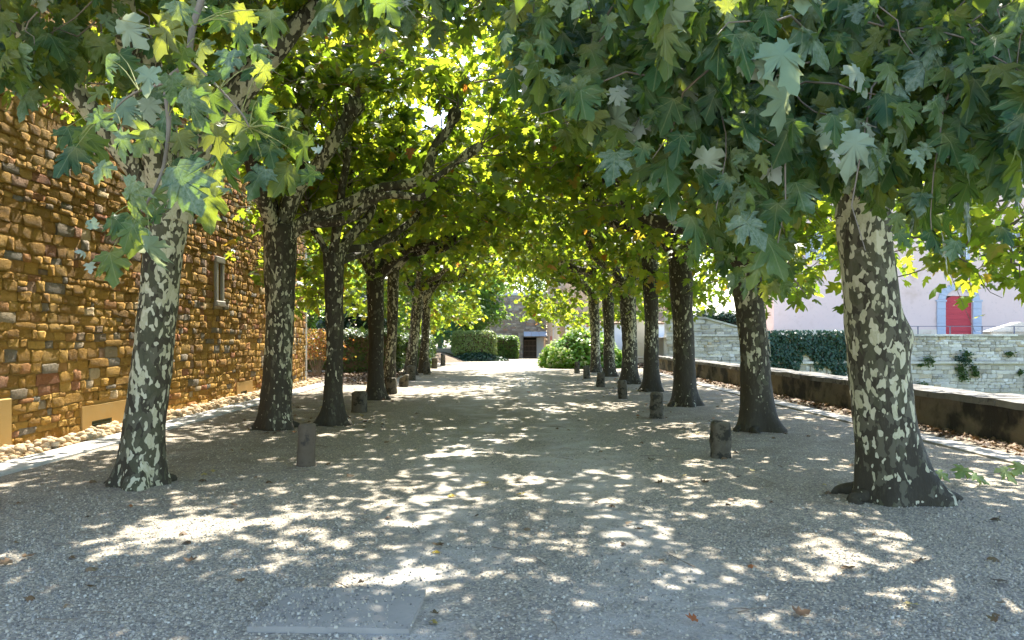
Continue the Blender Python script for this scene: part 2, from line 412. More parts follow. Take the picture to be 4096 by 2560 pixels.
def ground_mat():
    n = NT('gravel_ground'); p = n.pos()
    sp = n.new('ShaderNodeSeparateXYZ'); n.put(sp.inputs[0], p)
    x, y = sp.outputs[0], sp.outputs[1]
    wob = n.math('MULTIPLY', n.math('SUBTRACT', n.noise(p, 0.35, 3, 0.6), 0.5), 3.0)
    xa = n.math('ADD', x, wob)
    # two worn wheel tracks of fine dust
    t1 = n.math('SUBTRACT', 1.0, n.step(n.math('ABSOLUTE', n.math('ADD', xa, 0.55)), 0.15, 0.75))
    t2 = n.math('SUBTRACT', 1.0, n.step(n.math('ABSOLUTE', n.math('SUBTRACT', xa, 0.95)), 0.15, 0.75))
    dust = n.math('MULTIPLY', n.math('MAXIMUM', t1, t2), n.step(n.noise(p, 2.2, 5, 0.65), 0.30, 0.62))
    v1 = n.voro(p, 42); v2 = n.voro(p, 105)
    c1 = n.ramp(n.math('FRACT', n.math('MULTIPLY', n.math('ADD', v1.outputs['Color'], 0.0), 1.0)), GRAV)
    c2 = n.ramp(v2.outputs['Color'], [(0, (0.27, 0.25, 0.215)), (0.6, (0.39, 0.362, 0.31)), (1, (0.48, 0.445, 0.38))])
    edge = n.step(v1.outputs['Distance'], 0.25, 0.62)
    c1 = n.mix(n.math('MULTIPLY', edge, 0.6), c1, (0.17, 0.15, 0.12))
    c2 = n.mix(n.math('MULTIPLY', n.step(n.noise(p, 30, 4), 0.4, 0.6), 0.5), c2, (0.42, 0.395, 0.35))
    c = n.mix(dust, c1, c2)
    brown = n.step(n.noise(n.mapv(p, (1, 1, 1), (4, 9, 0)), 0.8, 5, 0.65), 0.5, 0.72)
    c = n.mix(n.math('MULTIPLY', brown, 0.45), c, (0.17, 0.14, 0.10))
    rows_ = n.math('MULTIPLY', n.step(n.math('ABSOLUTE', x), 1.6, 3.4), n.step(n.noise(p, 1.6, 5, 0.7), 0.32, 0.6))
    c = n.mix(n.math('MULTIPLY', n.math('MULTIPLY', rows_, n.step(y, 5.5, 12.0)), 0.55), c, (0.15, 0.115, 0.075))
    h1 = n.math('MULTIPLY', n.math('SUBTRACT', 1.0, v1.outputs['Distance']), n.math('SUBTRACT', 1.0, n.math('MULTIPLY', dust, 0.8)))
    h = n.math('ADD', h1, n.math('MULTIPLY', n.math('SUBTRACT', 1.0, v2.outputs['Distance']), 0.25))
    h = n.math('ADD', h, n.math('MULTIPLY', n.noise(p, 8, 3), 0.6))
    return n.fin(c, 0.9, n.bump(h, 0.8, 0.012), 0.2)
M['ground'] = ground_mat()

# ------------------------------------------------------------------ leaf shapes
HALF_HI = [(0.09,-0.09),(0.20,-0.13),(0.27,-0.05),(0.41,-0.09),(0.43,0.03),(0.57,0.08),(0.44,0.15),(0.29,0.24),
           (0.40,0.33),(0.43,0.44),(0.55,0.52),(0.42,0.55),(0.38,0.64),(0.28,0.56),(0.19,0.53),(0.21,0.66),(0.29,0.74),(0.17,0.80),(0.13,0.92)]
HALF_MID = [(0.20,-0.12),(0.56,0.07),(0.29,0.24),(0.54,0.52),(0.19,0.54),(0.26,0.74)]
HALF_LO = [(0.48,-0.05),(0.30,0.24),(0.52,0.54)]
def leaf_template(half, tip=1.06, fold=0.22, droop=0.25, curl=0.0, seed=0, wild=0.012):
    r = np.random.default_rng(seed)
    pts = [(0.0, 0.0)] + list(half) + [(0.0, tip)] + [(-x, y) for x, y in reversed(half)]
    pts = np.array(pts)
    pts[1:] += r.normal(0, wild, pts[1:].shape); pts[:, 0] *= r.uniform(0.88, 1.12); pts[:, 0] += r.normal(0, 0.06) * pts[:, 1] ** 2
    cen = np.array([[0.0, 0.30]])
    A = np.vstack([cen, pts])
    x, y = A[:, 0], A[:, 1]
    z = r.normal(0, wild * 1.6, len(x)) * (np.abs(x) + 0.2) - fold * np.abs(x) - droop * (np.clip(y, 0, 2)) ** 2 + 0.06 * np.sin(7 * x + seed) * np.abs(x) * 2
    if curl:
        z = z + curl * (x ** 2 * 2.2 + (y - 0.4) ** 2 * 1.4) + r.normal(0, 0.06, len(x)) * curl
        A = A * np.array([0.8, 0.82])
    V = np.column_stack([A, z])
    n = len(pts)
    F = np.array([(0, 1 + i, 1 + (i + 1) % n) for i in range(n)])
    # orient +z
    a, b, c = V[F[0]]
    if np.cross(b - a, c - a)[2] < 0: F = F[:, ::-1]
    return V, F, pts, cen

LT = {}
for k, (half, nv) in dict(hi=(HALF_HI, 9), mid=(HALF_MID, 3), lo=(HALF_LO, 2)).items():
    LT[k] = []
    for i in range(nv):
        V, F, p_, c_ = leaf_template(half, fold=[0.10, 0.28, 0.2, 0.45, 0.05, 0.35, 0.6, -0.15, 0.3][i], droop=[0.12, 0.3, 0.5, 0.2, 0.05, 0.6, 0.35, 0.3, 0.75][i], seed=i, wild=0.028 if k == 'hi' else 0.012)
        LT[k].append((V, F, np.vstack([c_, p_])))
LT['dry'] = []
for i in range(4):
    V, F, p_, c_ = leaf_template(HALF_MID, fold=0.1, droop=0.0, curl=[-0.28, 0.22, 0.08, -0.5][i], seed=20 + i)
    LT['dry'].append((V, F, np.vstack([c_, p_])))
Vs = np.array([(-0.3, 0, 0), (0.3, 0.0, 0), (0.34, 0.6, -0.05), (-0.34, 0.6, -0.05), (0, 1.05, -0.2), (0, 0.3, 0.07)])
Fs = np.array([(0, 1, 5), (1, 2, 5), (2, 4, 5), (4, 3, 5), (3, 0, 5)])
LT['small'] = [(Vs, Fs, Vs[:, :2])]
Vq = np.array([(-0.3, 0.1, 0), (0.3, 0.1, 0), (0.0, 1.0, -0.1), (0.0, 0.0, 0.05)])
LT['quad'] = [(np.array([(0, 0, 0), (0.32, 0.45, 0.04), (0, 1.0, -0.12), (-0.32, 0.45, 0.04)]), np.array([(0, 1, 2), (0, 2, 3)]), None)]

def frames(tip, nrm):
    y = tip / (np.linalg.norm(tip, axis=1)[:, None] + 1e-9)
    z = nrm - y * (nrm * y).sum(1)[:, None]
    z /= np.linalg.norm(z, axis=1)[:, None] + 1e-9
    x = np.cross(y, z)
    return x, y, z

def leaf_batch(name, kind, pos, tip, nrm, sc, mat, parent=None, loc=(0, 0, 0), uv=True):
    pos = pos - np.array(loc)[None]
    x, y, z = frames(tip, nrm)
    Vall = []; Fall = []; UVall = []; o = 0
    K = len(LT[kind]); idx = np.arange(len(pos)) % K
    for k in range(K):
        s = idx == k
        if not s.any(): continue
        T, F, U = LT[kind][k]
        a = sc[s][:, None, None]
        V = pos[s][:, None, :] + a * (T[None, :, 0:1] * x[s][:, None, :] + T[None, :, 1:2] * y[s][:, None, :] + T[None, :, 2:3] * z[s][:, None, :])
        m = V.shape[0]
        FF = F[None] + (np.arange(m) * len(T))[:, None, None] + o
        Vall.append(V.reshape(-1, 3)); Fall.append(FF.reshape(-1, F.shape[1]))
        if U is not None: UVall.append(np.tile(U[F.ravel()], (m, 1)))
        o += m * len(T)
    me = mk_mesh(name, np.vstack(Vall), np.vstack(Fall))
    if uv and UVall:
        l = me.uv_layers.new(name='UVMap')
        l.data.foreach_set('uv', np.vstack(UVall).astype(np.float32).ravel())
    ob = link(name, me, mat, parent)
    return ob

LEAFMESH = {}
def leaf_mesh(kind, i, mat):
    key = (kind, i, mat.name)
    if key not in LEAFMESH:
        V, F, U = LT[kind][i]
        me = mk_mesh('leaf', V, F)
        if U is not None:
            l = me.uv_layers.new(name='UVMap'); l.data.foreach_set('uv', U[F.ravel()].astype(np.float32).ravel())
        me.materials.append(mat)
        LEAFMESH[key] = me
    return LEAFMESH[key]

def leaf_object(name, kind, i, mat, pos, x, y, z, s, parent=None, loc=(0, 0, 0)):
    o = bpy.data.objects.new(name, leaf_mesh(kind, i, mat))
    COL.objects.link(o)
    p = np.asarray(pos) - np.asarray(loc)
    o.matrix_world = Matrix(((x[0]*s, y[0]*s, z[0]*s, p[0]), (x[1]*s, y[1]*s, z[1]*s, p[1]), (x[2]*s, y[2]*s, z[2]*s, p[2]), (0, 0, 0, 1)))
    if parent: o.parent = parent
    return o

def rand_leaf_dirs(n, droop=0.55, tilt=0.6, r=rng):
    a = r.uniform(0, 2 * math.pi, n)
    d = np.abs(r.normal(droop, 0.45, n))
    tip = np.column_stack([np.cos(a), np.sin(a), -d])
    nrm = np.column_stack([r.normal(0, tilt, n), r.normal(0, tilt, n), np.ones(n)])
    nrm[:, :2] += np.column_stack([np.cos(a), np.sin(a)]) * d[:, None] * 0.8
    return tip, nrm

# ------------------------------------------------------------------ the setting: ground, moat, terrace
def gz(y):
    t = np.clip((np.asarray(y, float) - 46) / 30.0, 0, 1)
    return -0.36 * t
def sheet(name, x0, x1, y0, y1, nx, ny, zf, mat):
    xs = np.linspace(x0, x1, nx); ys = np.linspace(y0, y1, ny)
    V = [(x, y, zf(x, y)) for y in ys for x in xs]
    F = [(j*nx+i, j*nx+i+1, (j+1)*nx+i+1, (j+1)*nx+i) for j in range(ny-1) for i in range(nx-1)]
    o = link(name, mk_mesh(name, V, F, True), mat)
    return tag(o, kind='structure')
def ground_z(x, y):
    z = float(gz(y))
    if y < 44: z += 0.012 * nz((x * 0.7, y * 0.7, 0)) - 0.012
    return z
def split_sheet():
    xs = sorted(set(np.concatenate([[-400, -200, -100, -60], np.linspace(-30, -8, 12), np.linspace(-7.5, 8.2, 64)])))
    ys = sorted(set(np.concatenate([[-300, -100, -40, -15], np.linspace(-6, 46, 157), np.linspace(48, 80, 12), [110, 200, 400, 900]])))
    nx = len(xs)
    V = [(x, y, ground_z(x, y)) for y in ys for x in xs]
    F = [(j*nx+i, j*nx+i+1, (j+1)*nx+i+1, (j+1)*nx+i) for j in range(len(ys)-1) for i in range(nx-1)]
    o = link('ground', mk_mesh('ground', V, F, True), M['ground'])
    return tag(o, kind='structure')
ground = split_sheet()
sheet('moat_floor', 8.2, 400, -300, 40.9, 12, 12, lambda x, y: -3.2, M['grass'])
sheet('terrace_ground', 8.2, 400, 40.9, 900, 12, 12, lambda x, y: 1.62, M['concrete'])

# left gutter strip beside the pebbles, in cast sections
gut = empty('gutter_strip', (-6.25, 10, 0)); tag(gut, kind='structure')
y = 5.0; k = 0
while y < 27.4:
    L = 2.0
    m = MB().box(-0.26, 0.26, y - 10, y + L - 0.012 - 10, -0.06, 0.022 + 0.002 * (k % 3))
    m.build('gutter_section', M['concrete'], gut, bevel=0.006)
    y += L; k += 1
edg = empty('edging_strip', (6.85, 12, 0)); tag(edg, kind='structure')
y = 5.0; k = 0
while y < 36:
    L = 1.0
    m = MB().box(-0.2, 0.2, y - 12, y + L - 0.012 - 12, -0.06, 0.020 + 0.003 * (k % 2))
    m.build('edging_slab', M['slab'], edg, bevel=0.006)
    y += L; k += 1

# ------------------------------------------------------------------ stones and masonry
def stone_template(seed):
    r = np.random.default_rng(100 + seed)
    g = np.array([-0.5, -0.3, 0.3, 0.5])
    V = []
    for j in range(4):
        for i in range(4):
            ed = (i in (0, 3)) + (j in (0, 3))
            d = [1.05, 0.95, 0.84][ed] + r.normal(0, 0.17)
            u = g[i]; w = g[j]
            if ed == 2: u *= 0.94; w *= 0.93
            V.append((u + r.normal(0, 0.035), d, w + r.normal(0, 0.045)))
    ring = [0, 1, 2, 3, 7, 11, 15, 14, 13, 12, 8, 4]
    base = len(V)
    for k in ring: V.append((V[k][0] * 1.0, -0.2, V[k][2] * 1.0))
    F = []
    for j in range(3):
        for i in range(3):
            a = j * 4 + i; F.append((a, a + 1, a + 5, a + 4))
    for k in range(12):
        F.append((ring[(k + 1) % 12], ring[k], base + k, base + (k + 1) % 12))
    V = np.array(V)
    F = np.array(F)
    # front faces point +y (depth): check
    a, b, c = V[F[0][0]], V[F[0][1]], V[F[0][2]]
    if np.cross(b - a, c - a)[1] < 0: F = F[:, ::-1]
    return V, F
ST = [stone_template(i) for i in range(10)]
STM = {}
def stone_me(i, mat):
    key = (i, mat.name)
    if key not in STM:
        me = mk_mesh('stone', ST[i][0], ST[i][1], False); me.materials.append(mat); STM[key] = me
    return STM[key]

def courses(L, z0, z1, hm, wm, r, holes=(), gap=0.006):
    out = []; z = z0
    while z < z1:
        h = hm * r.choice([0.5, 0.75, 0.95, 1.1, 1.3], p=[0.14, 0.24, 0.3, 0.2, 0.12]) * r.uniform(0.92, 1.08)
        u = -r.uniform(0, 0.2)
        while u < L:
            w = min(max(wm * r.lognormal(0, 0.38), 0.35 * wm), 2.2 * wm) * (0.75 + 0.35 * h / hm)
            zz = z + 0.018 * math.sin(u * 1.7 + z * 3) + r.normal(0, 0.006)
            bad = False; uo, wo, zo, ho = u, w, zz, h
            for a, b, c, d in holes:
                if uo + wo > a and uo < b and zo + ho > c and zo < d:
                    if uo < a - 0.07: wo = a - uo
                    elif uo + wo > b + 0.07: wo = uo + wo - b; uo = b
                    elif zo + ho > d + 0.05: ho = zo + ho - d; zo = d
                    elif zo < c - 0.05: ho = c - zo
                    else: bad = True
            if (uo, wo, zo, ho) != (u, w, zz, h) and not bad:
                out.append((uo + wo/2, zo + ho/2, wo - gap, ho - gap))
            elif not bad and u > -0.15 and u + w < L + 0.15:
                if h > hm * 1.0 and w < wm * 0.9 and r.random() < 0.3:   # two thin ones in the place of one
                    out.append((u + w/2, zz + h*0.27, w - gap, h*0.5 - gap)); out.append((u + w/2, zz + h*0.77, w - gap, h*0.46 - gap))
                else:
                    out.append((u + w/2, zz + h/2, w - gap, h - gap))
            u += w
        z += h
    return np.array(out)

def masonry(parent, O, n, S, depth, mat, nparts, loc, partname='stone', r=rng):
    """S rows: u, z, w, h. The largest in view become parts, the rest one mesh."""
    n = np.array(n, float); n /= np.linalg.norm(n); zv = np.array([0, 0, 1.0]); t = np.cross(n, zv)
    C = np.array(O)[None] + t[None] * S[:, 0:1] + zv[None] * S[:, 1:2]
    dep = depth * r.uniform(0.75, 1.4, len(S))
    tidx = r.integers(0, len(ST), len(S))
    px, py = proj(C)
    vis = (C[:, 1] > 1) & (px > -40) & (px < 2460) & (py > -40) & (py < 1540)
    fac = np.abs(((C - np.array([0, 0, EYE])) @ n)) / np.linalg.norm(C - np.array([0, 0, EYE]), axis=1)
    size = np.where(vis, S[:, 2] * S[:, 3] * fac / (C ** 2).sum(1), 0)
    order = np.argsort(-size)
    part = np.zeros(len(S), bool); part[order[:nparts]] = True; part &= size > 0
    for i in np.nonzero(part)[0]:
        o = bpy.data.objects.new(partname, stone_me(int(tidx[i]), mat)); COL.objects.link(o)
        p = C[i] - np.array(loc)
        a = t * S[i, 2]; b = n * dep[i]; c = zv * S[i, 3]
        o.matrix_world = Matrix(((a[0], b[0], c[0], p[0]), (a[1], b[1], c[1], p[1]), (a[2], b[2], c[2], p[2]), (0, 0, 0, 1)))
        o.parent = parent
    rest = ~part
    Vall = []; Fall = []; o_ = 0
    for k in range(len(ST)):
        s = rest & (tidx == k)
        if not s.any(): continue
        T, F = ST[k]
        V = (C[s] - np.array(loc))[:, None, :] + T[None, :, 0:1] * t * S[s][:, 2][:, None, None] + T[None, :, 1:2] * n * dep[s][:, None, None] + T[None, :, 2:3] * zv * S[s][:, 3][:, None, None]
        m = V.shape[0]
        Fall.append((F[None] + (np.arange(m) * len(T))[:, None, None] + o_).reshape(-1, 4)); Vall.append(V.reshape(-1, 3)); o_ += m * len(T)
    if Vall:
        ob = link(partname + '_courses', mk_mesh('courses', np.vstack(Vall), np.vstack(Fall), False), mat, parent)
        tag(ob, kind='stuff')

# ---- honey-coloured barn at the left
WX = -7.05
WY0, WYB, WYE = 6.0, 24.6, 30.2
BH = 9.0
barn = empty('stone_barn', (WX, 18, 0))
tag(barn, 'tall honey-coloured rubble stone building with a slit window and low vents', 'building')
bl = (WX, 18, 0)
def uy(Y): return WYB - Y          # u runs towards the camera on the main face
win = (uy(19.95), uy(19.33), 2.42, 3.62)
vent1 = (uy(15.25), uy(13.25), 0.0, 0.50)
vent2 = (uy(22.25), uy(20.95), 0.0, 0.46)
pat3 = (uy(11.35), uy(10.55), 0.0, 0.80)
hole1 = (uy(17.9), uy(17.68), 3.05, 3.26)
hole2 = (uy(19.75), uy(19.5), 3.68, 3.86)
S = courses(WYB - WY0, 0.02, BH, 0.155, 0.265, np.random.default_rng(5), [win, vent1, vent2, pat3, hole1, hole2])
masonry(barn, (WX, WYB, 0), (1, 0, 0), S, 0.030, M['honey'], 300, bl)
# core of the wall with real openings
def core_piece(y0, y1, z0, z1, name='wall_core'):
    MB().box(-0.62, 0.011, y0 - 18, y1 - 18, z0, z1).build(name, M['mortar'], barn)
core_piece(WY0, 13.55, -0.1, BH); core_piece(14.25, 19.52, -0.1, BH); core_piece(19.78, 21.25, -0.1, BH); core_piece(21.75, WYB, -0.1, BH)
core_piece(13.55, 14.25, 0.21, BH); core_piece(21.25, 21.75, 0.19, BH)
core_piece(19.52, 19.78, -0.1, 2.50); core_piece(19.52, 19.78, 3.50, BH)
MB().box(-7.0, -0.64, WY0 - 18, WYE - 0.05 - 18, -0.1, BH - 0.05).build('building_body', M['mortar'], barn)
# slit window
w_ = empty('window', (0, 1.65, 3.0), barn)
for yy in (-0.205, 0.205):
    m = MB().box(-0.25, 0.075, yy - 0.065, yy + 0.065, -0.46, 0.46); m.build('jamb', M['greystone'], w_, bevel=0.012)
MB().box(-0.25, 0.085, -0.31, 0.31, 0.465, 0.62).build('lintel', M['greystone'], w_, bevel=0.015)
MB().box(-0.25, 0.10, -0.30, 0.30, -0.60, -0.465).build('sill', M['greystone'], w_, bevel=0.02)
MB().box(-0.60, -0.58, -0.14, 0.14, -0.46, 0.46).build('dark_recess_back', M['dark'], w_)  # dark sheet closing the recess, its colour stands in for the unlit interior
# plastered vents with wire grilles
for (a, b, z1, y0, y1, zt) in ((13.25, 15.25, 0.48, 13.55, 14.25, 0.21), (20.95, 22.25, 0.44, 21.25, 21.75, 0.19)):
    v = empty('vent', (0, 0, 0), barn)
    m = MB(); m.box(-0.01, 0.045, a - 18, y0 - 18, 0, z1).box(-0.01, 0.045, y1 - 18, b - 18, 0, z1).box(-0.01, 0.045, y0 - 18, y1 - 18, zt, z1)
    m.build('plaster_surround', M['plaster'], v)
    m = MB(); n_ = int((y1 - y0) / 0.045)
    for i in range(n_ + 1):
        yy = y0 + (y1 - y0) * i / n_ - 18; m.box(0.030, 0.036, yy - 0.003, yy + 0.003, 0.0, zt)
    for i in range(5):
        zz = 0.01 + (zt - 0.02) * i / 4; m.box(0.037, 0.043, y0 - 18, y1 - 18, zz - 0.003, zz + 0.003)
    m.build('grille', M['grille'], v)
MB().box(-0.01, 0.05, 10.55 - 18, 11.35 - 18, -0.05, 0.78).build('plaster_patch', M['plaster'], barn, bevel=0.015)
# the end stretch, turned slightly into the sun, and its quoins
eA = np.array([WX, WYB, 0.0]); eB = np.array([-7.50, WYE, 0.0])
ed = eB - eA; eL = np.linalg.norm(ed); en = np.array([ed[1], -ed[0], 0]) / eL
S = courses(eL - 0.42, 0.02, BH, 0.20, 0.27, np.random.default_rng(8))
S[:, 0] += 0.42
masonry(barn, eB, en, S, 0.045, M['honey'], 0, bl, 'end_stone')
tv = np.cross(en, [0, 0, 1.0])
m = MB()
Cp = [eB + en * 0.01, eA + en * 0.01, eA - en * 0.6, eB - en * 0.6]
m.add([tuple(c + np.array([7.05, -18, zz])) for zz in (-0.1, BH) for c in Cp], [(0, 1, 2, 3), (7, 6, 5, 4), (0, 4, 5, 1), (1, 5, 6, 2), (2, 6, 7, 3), (3, 7, 4, 0)])
m.build('end_core', M['mortar'], barn)
z = 0.0; k = 0
while z < BH:
    h = 0.38 + 0.14 * ((k * 7) % 3) / 2; L = 0.34 if k % 2 else 0.44
    c = eB + tv * (L / 2 - 0.02)
    o = MB().box(-L/2, L/2, -0.42, 0.055, 0, h - 0.012).build('quoin', M['greystone'], barn, bevel=0.015)
    o.location = c - np.array(bl) + np.array([0, 0, z]); o.rotation_euler = (0, 0, math.atan2(tv[1], tv[0]))
    z += h; k += 1

# ---- pebbles between wall and gutter
def pebble_template(seed, segs=8):
    r = np.random.default_rng(300 + seed)
    V = []; F = []
    rings = [(-0.35, 0.75), (0.0, 1.0), (0.33, 0.82), (0.5, 0.42)]
    ax, ay = r.uniform(0.8, 1.15), r.uniform(0.65, 0.95)
    for z_, q in rings:
        for j in range(segs):
            a = 2 * math.pi * j / segs
            k_ = 1 + r.normal(0, 0.07)
            V.append((0.5 * q * ax * math.cos(a) * k_, 0.5 * q * ay * math.sin(a) * k_, z_ * 0.62 + r.normal(0, 0.02)))
    V.append((0, 0, 0.36))
    for i in range(3):
        for j in range(segs):
            a = i*segs+j; b = i*segs+(j+1) % segs; F.append((a, b, b+segs, a+segs))
    for j in range(segs): F.append((3*segs+j, 3*segs+(j+1) % segs, len(V)-1))
    return V, F
PEB = []
for i in range(6):
    me = mk_mesh('pebble', *pebble_template(i), True); me.materials.append(M['pebble']); PEB.append(me)
bed = empty('pebble_bed', (-6.78, 14, 0)); tag(bed, kind='structure')
MB().box(-0.27, 0.27, -8, 13.2, -0.05, 0.012).build('sand_base', M['mortar'], bed)
r = np.random.default_rng(77)
cnt = 0; yy = 9.9; restV = []; restF = []; ro = 0
rows = []
while yy < 29.5:
    s0 = 0.11 + 0.02 * r.random()
    for q in range(5):
        for layer in range(2):
            if layer and r.random() > 0.45: continue
            x_ = -0.25 + 0.5 * (q + r.uniform(0.2, 0.8)) / 5
            rows.append((x_, yy + r.normal(0, 0.03), 0.03 + layer * 0.055 - 0.02 * (x_ > 0.15), s0 * r.uniform(0.8, 1.5)))
    yy += s0 * 1.05
for i, (x_, y_, z_, s_) in enumerate(rows):
    rot = Matrix.Rotation(r.uniform(0, 6.28), 4, 'Z') @ Matrix.Rotation(r.normal(0, 0.25), 4, 'X')
    mt = Matrix.Translation((x_, y_ - 14, z_)) @ rot @ Matrix.Diagonal((s_, s_, s_ * r.uniform(0.8, 1.1), 1))
    if i < 300:
        o = bpy.data.objects.new('pebble', PEB[i % 6]); COL.objects.link(o); o.matrix_world = mt; o.parent = bed
    else:
        V, F = pebble_template(i % 6, 6)
        restV += [tuple(mt @ Vector(v)) for v in V]; restF += [tuple(a + ro for a in f) for f in F]; ro = len(restV)
tag(link('pebbles_beyond', mk_mesh('pebbles_beyond', restV, restF, True), M['pebble'], bed), kind='stuff')

# ------------------------------------------------------------------ right: parapet, far retaining wall, terrace
par = empty('parapet_wall', (7.75, 20, 0)); tag(par, 'low dark mossy parapet wall with flat lichened coping beside the moat', 'wall')
rr = np.random.default_rng(31)
yy = 6.0
def rough_box(x0, x1, y0, y1, z0, z1, seed, amp=0.012, nx=3, ny=6, nzv=4):
    bm = bmesh.new()
    bmesh.ops.create_cube(bm, size=1.0)
    bmesh.ops.subdivide_edges(bm, edges=list(bm.edges), cuts=2, use_grid_fill=True)
    for v in bm.verts:
        v.co = Vector((x0 + (v.co.x + .5) * (x1 - x0), y0 + (v.co.y + .5) * (y1 - y0), z0 + (v.co.z + .5) * (z1 - z0)))
        v.co += Vector([amp * nz((v.co.x * 4 + seed, v.co.y * 4, v.co.z * 4 + 7 * k)) for k in range(3)])
    me = bpy.data.meshes.new('rough'); bm.to_mesh(me); bm.free()
    return me
k = 0
while yy < 41:
    L = rr.uniform(0.9, 1.5)
    link('coping_stone', rough_box(-0.06, 0.80 + (0.18 if yy < 13 else 0), yy - 20, yy + L - 0.015 - 20, 0.56, 0.67 + rr.uniform(-0.008, 0.008), k, 0.02), M['coping'], par)
    z = -0.1
    link('wall_block', rough_box(0.0, 0.74, yy - 20 + 0.2, yy + L - 0.01 - 20 + 0.2, -0.1, 0.315, k + 50, 0.03), M['parapet'], par)
    link('wall_block', rough_box(0.012, 0.73, yy - 20 - 0.2, yy + L - 0.01 - 20 - 0.2, 0.30, 0.565, k + 90, 0.03), M['parapet'], par)
    yy += L; k += 1
MB().box(0.05, 0.42, 6 - 20, 41 - 20, -3.2, 0.0).build('moat_face', M['mortar_w'], par)

RY = 41.0
ret = empty('retaining_wall', (18, RY, 0)); tag(ret, 'pale weathered rubble retaining wall with a ledge, across the moat', 'wall')
rl = (18, RY, 0)
# main stretch: facing the camera; top 1.76, ledge at 0.33
S = courses(52 - 8.4, -1.2, 1.66, 0.19, 0.34, np.random.default_rng(14))
keep = (np.abs(S[:, 1] - 0.33) > 0.16)
masonry(ret, (52, RY, 0), (0, -1, 0), S[keep], 0.05, M['whitestone'], 300, rl)
MB().box(8.4 - 18, 34, 0.0, 0.8, -3.2, 1.68).build('wall_core', M['mortar_w'], ret)
x_ = 8.4; k = 0
while x_ < 52:
    L = rr.uniform(1.0, 1.8)
    link('coping_stone', rough_box(x_ - 18, x_ + L - 0.01 - 18, -0.12, 0.7, 1.685, 1.78, k + 200, 0.015), M['whitestone'], ret)
    link('ledge_stone', rough_box(x_ - 18, x_ + L - 0.01 - 18, -0.20, 0.02, 0.27, 0.39, k + 300, 0.02), M['whitestone'], ret)
    x_ += L; k += 1
# the wall climbs towards the gate: sloping wing on its left part
V = [(8.4 - 18, 0.05, 1.7), (13.6 - 18, 0.05, 1.7), (10.4 - 18, 0.05, 2.60), (8.4 - 18, 0.05, 2.75)]
V += [(a, 0.6, c) for a, b, c in V]
MB().add(V, [(0, 1, 2, 3), (7, 6, 5, 4), (1, 5, 6, 2), (2, 6, 7, 3), (0, 3, 7, 4), (0, 4, 5, 1)]).build('sloping_wing', M['mortar_w'], ret)
S2 = courses(5.2, 1.70, 2.75, 0.19, 0.36, np.random.default_rng(15))
uu = 13.6 - S2[:, 0]
top = np.where(uu > 10.4, 1.7 + (13.6 - uu) / 3.2 * 0.9, 2.6 + (10.4 - uu) / 2 * 0.15)
S2 = S2[S2[:, 1] + S2[:, 3] / 2 < top]
masonry(ret, (13.6, RY + 0.05, 0), (0, -1, 0), S2, 0.05, M['whitestone'], 0, rl, 'wing_stone')
for (xa, za, xb, zb) in ((13.7, 1.78, 10.4, 2.66), (10.4, 2.66, 8.4, 2.82)):
    V = [(xa-18, -0.06, za-0.09), (xb-18, -0.06, zb-0.09), (xb-18, -0.06, zb), (xa-18, -0.06, za)]
    V += [(a, 0.66, c) for a, b, c in V]
    MB().add(V, [(0, 1, 2, 3), (7, 6, 5, 4), (3, 2, 6, 7), (0, 4, 5, 1), (1, 5, 6, 2), (0, 3, 7, 4)]).build('wing_coping', M['whitestone'], ret)

def cloud_leaves(n, sampler, size, droop=0.4, tilt=0.8, out=None):
    p = sampler(n)
    tip, nrm = rand_leaf_dirs(len(p), droop, tilt)
    if out is not None:
        o = out(p); nrm = nrm * 0.6 + o * 1.2
    return p, tip, nrm, size * rng.uniform(0.65, 1.35, len(p))

# ivy curtain on the retaining wall
ivy = empty('ivy_curtain', (16, RY - 0.2, 0)); tag(ivy, 'dark green ivy curtain hanging over the pale retaining wall', 'ivy')
def ivy_s(n):
    a = rng.uniform(12.6, 18.2, n * 3); zz = rng.uniform(-0.5, 2.0 + 0.0, n * 3)
    low = 0.25 + 0.5 * np.sin(a * 2.1) + 0.35 * np.sin(a * 5.3 + 1) - 0.25
    low = np.where(a < 13.4, 1.0 - (a - 12.6) * 0.8, low); low = np.where(a > 17.3, low + (a - 17.3) * 1.3, low)
    s = (zz > low)
    a, zz = a[s][:n], zz[s][:n]
    return np.column_stack([a, RY - 0.10 - rng.uniform(0, 0.22, len(a)) * (1 + 0.4 * np.sin(a * 3 + zz * 4)), zz])
p, t_, nn, s_ = cloud_leaves(4200, ivy_s, 0.13, 1.2, 0.5, lambda p: np.tile([0.0, -1.0, 0.3], (len(p), 1)))
tag(leaf_batch('foliage', 'small', p, t_, nn, s_, M['ivy'], ivy, (16, RY - 0.2, 0)), kind='stuff')
m = MB()
for i in range(7):
    xx = -2.8 + i * 0.85; m.box(xx, xx + 0.03, 0.09, 0.12, -0.3 - 0.2 * (i % 2), 1.7)
m.build('stem', M['twig'], ivy)
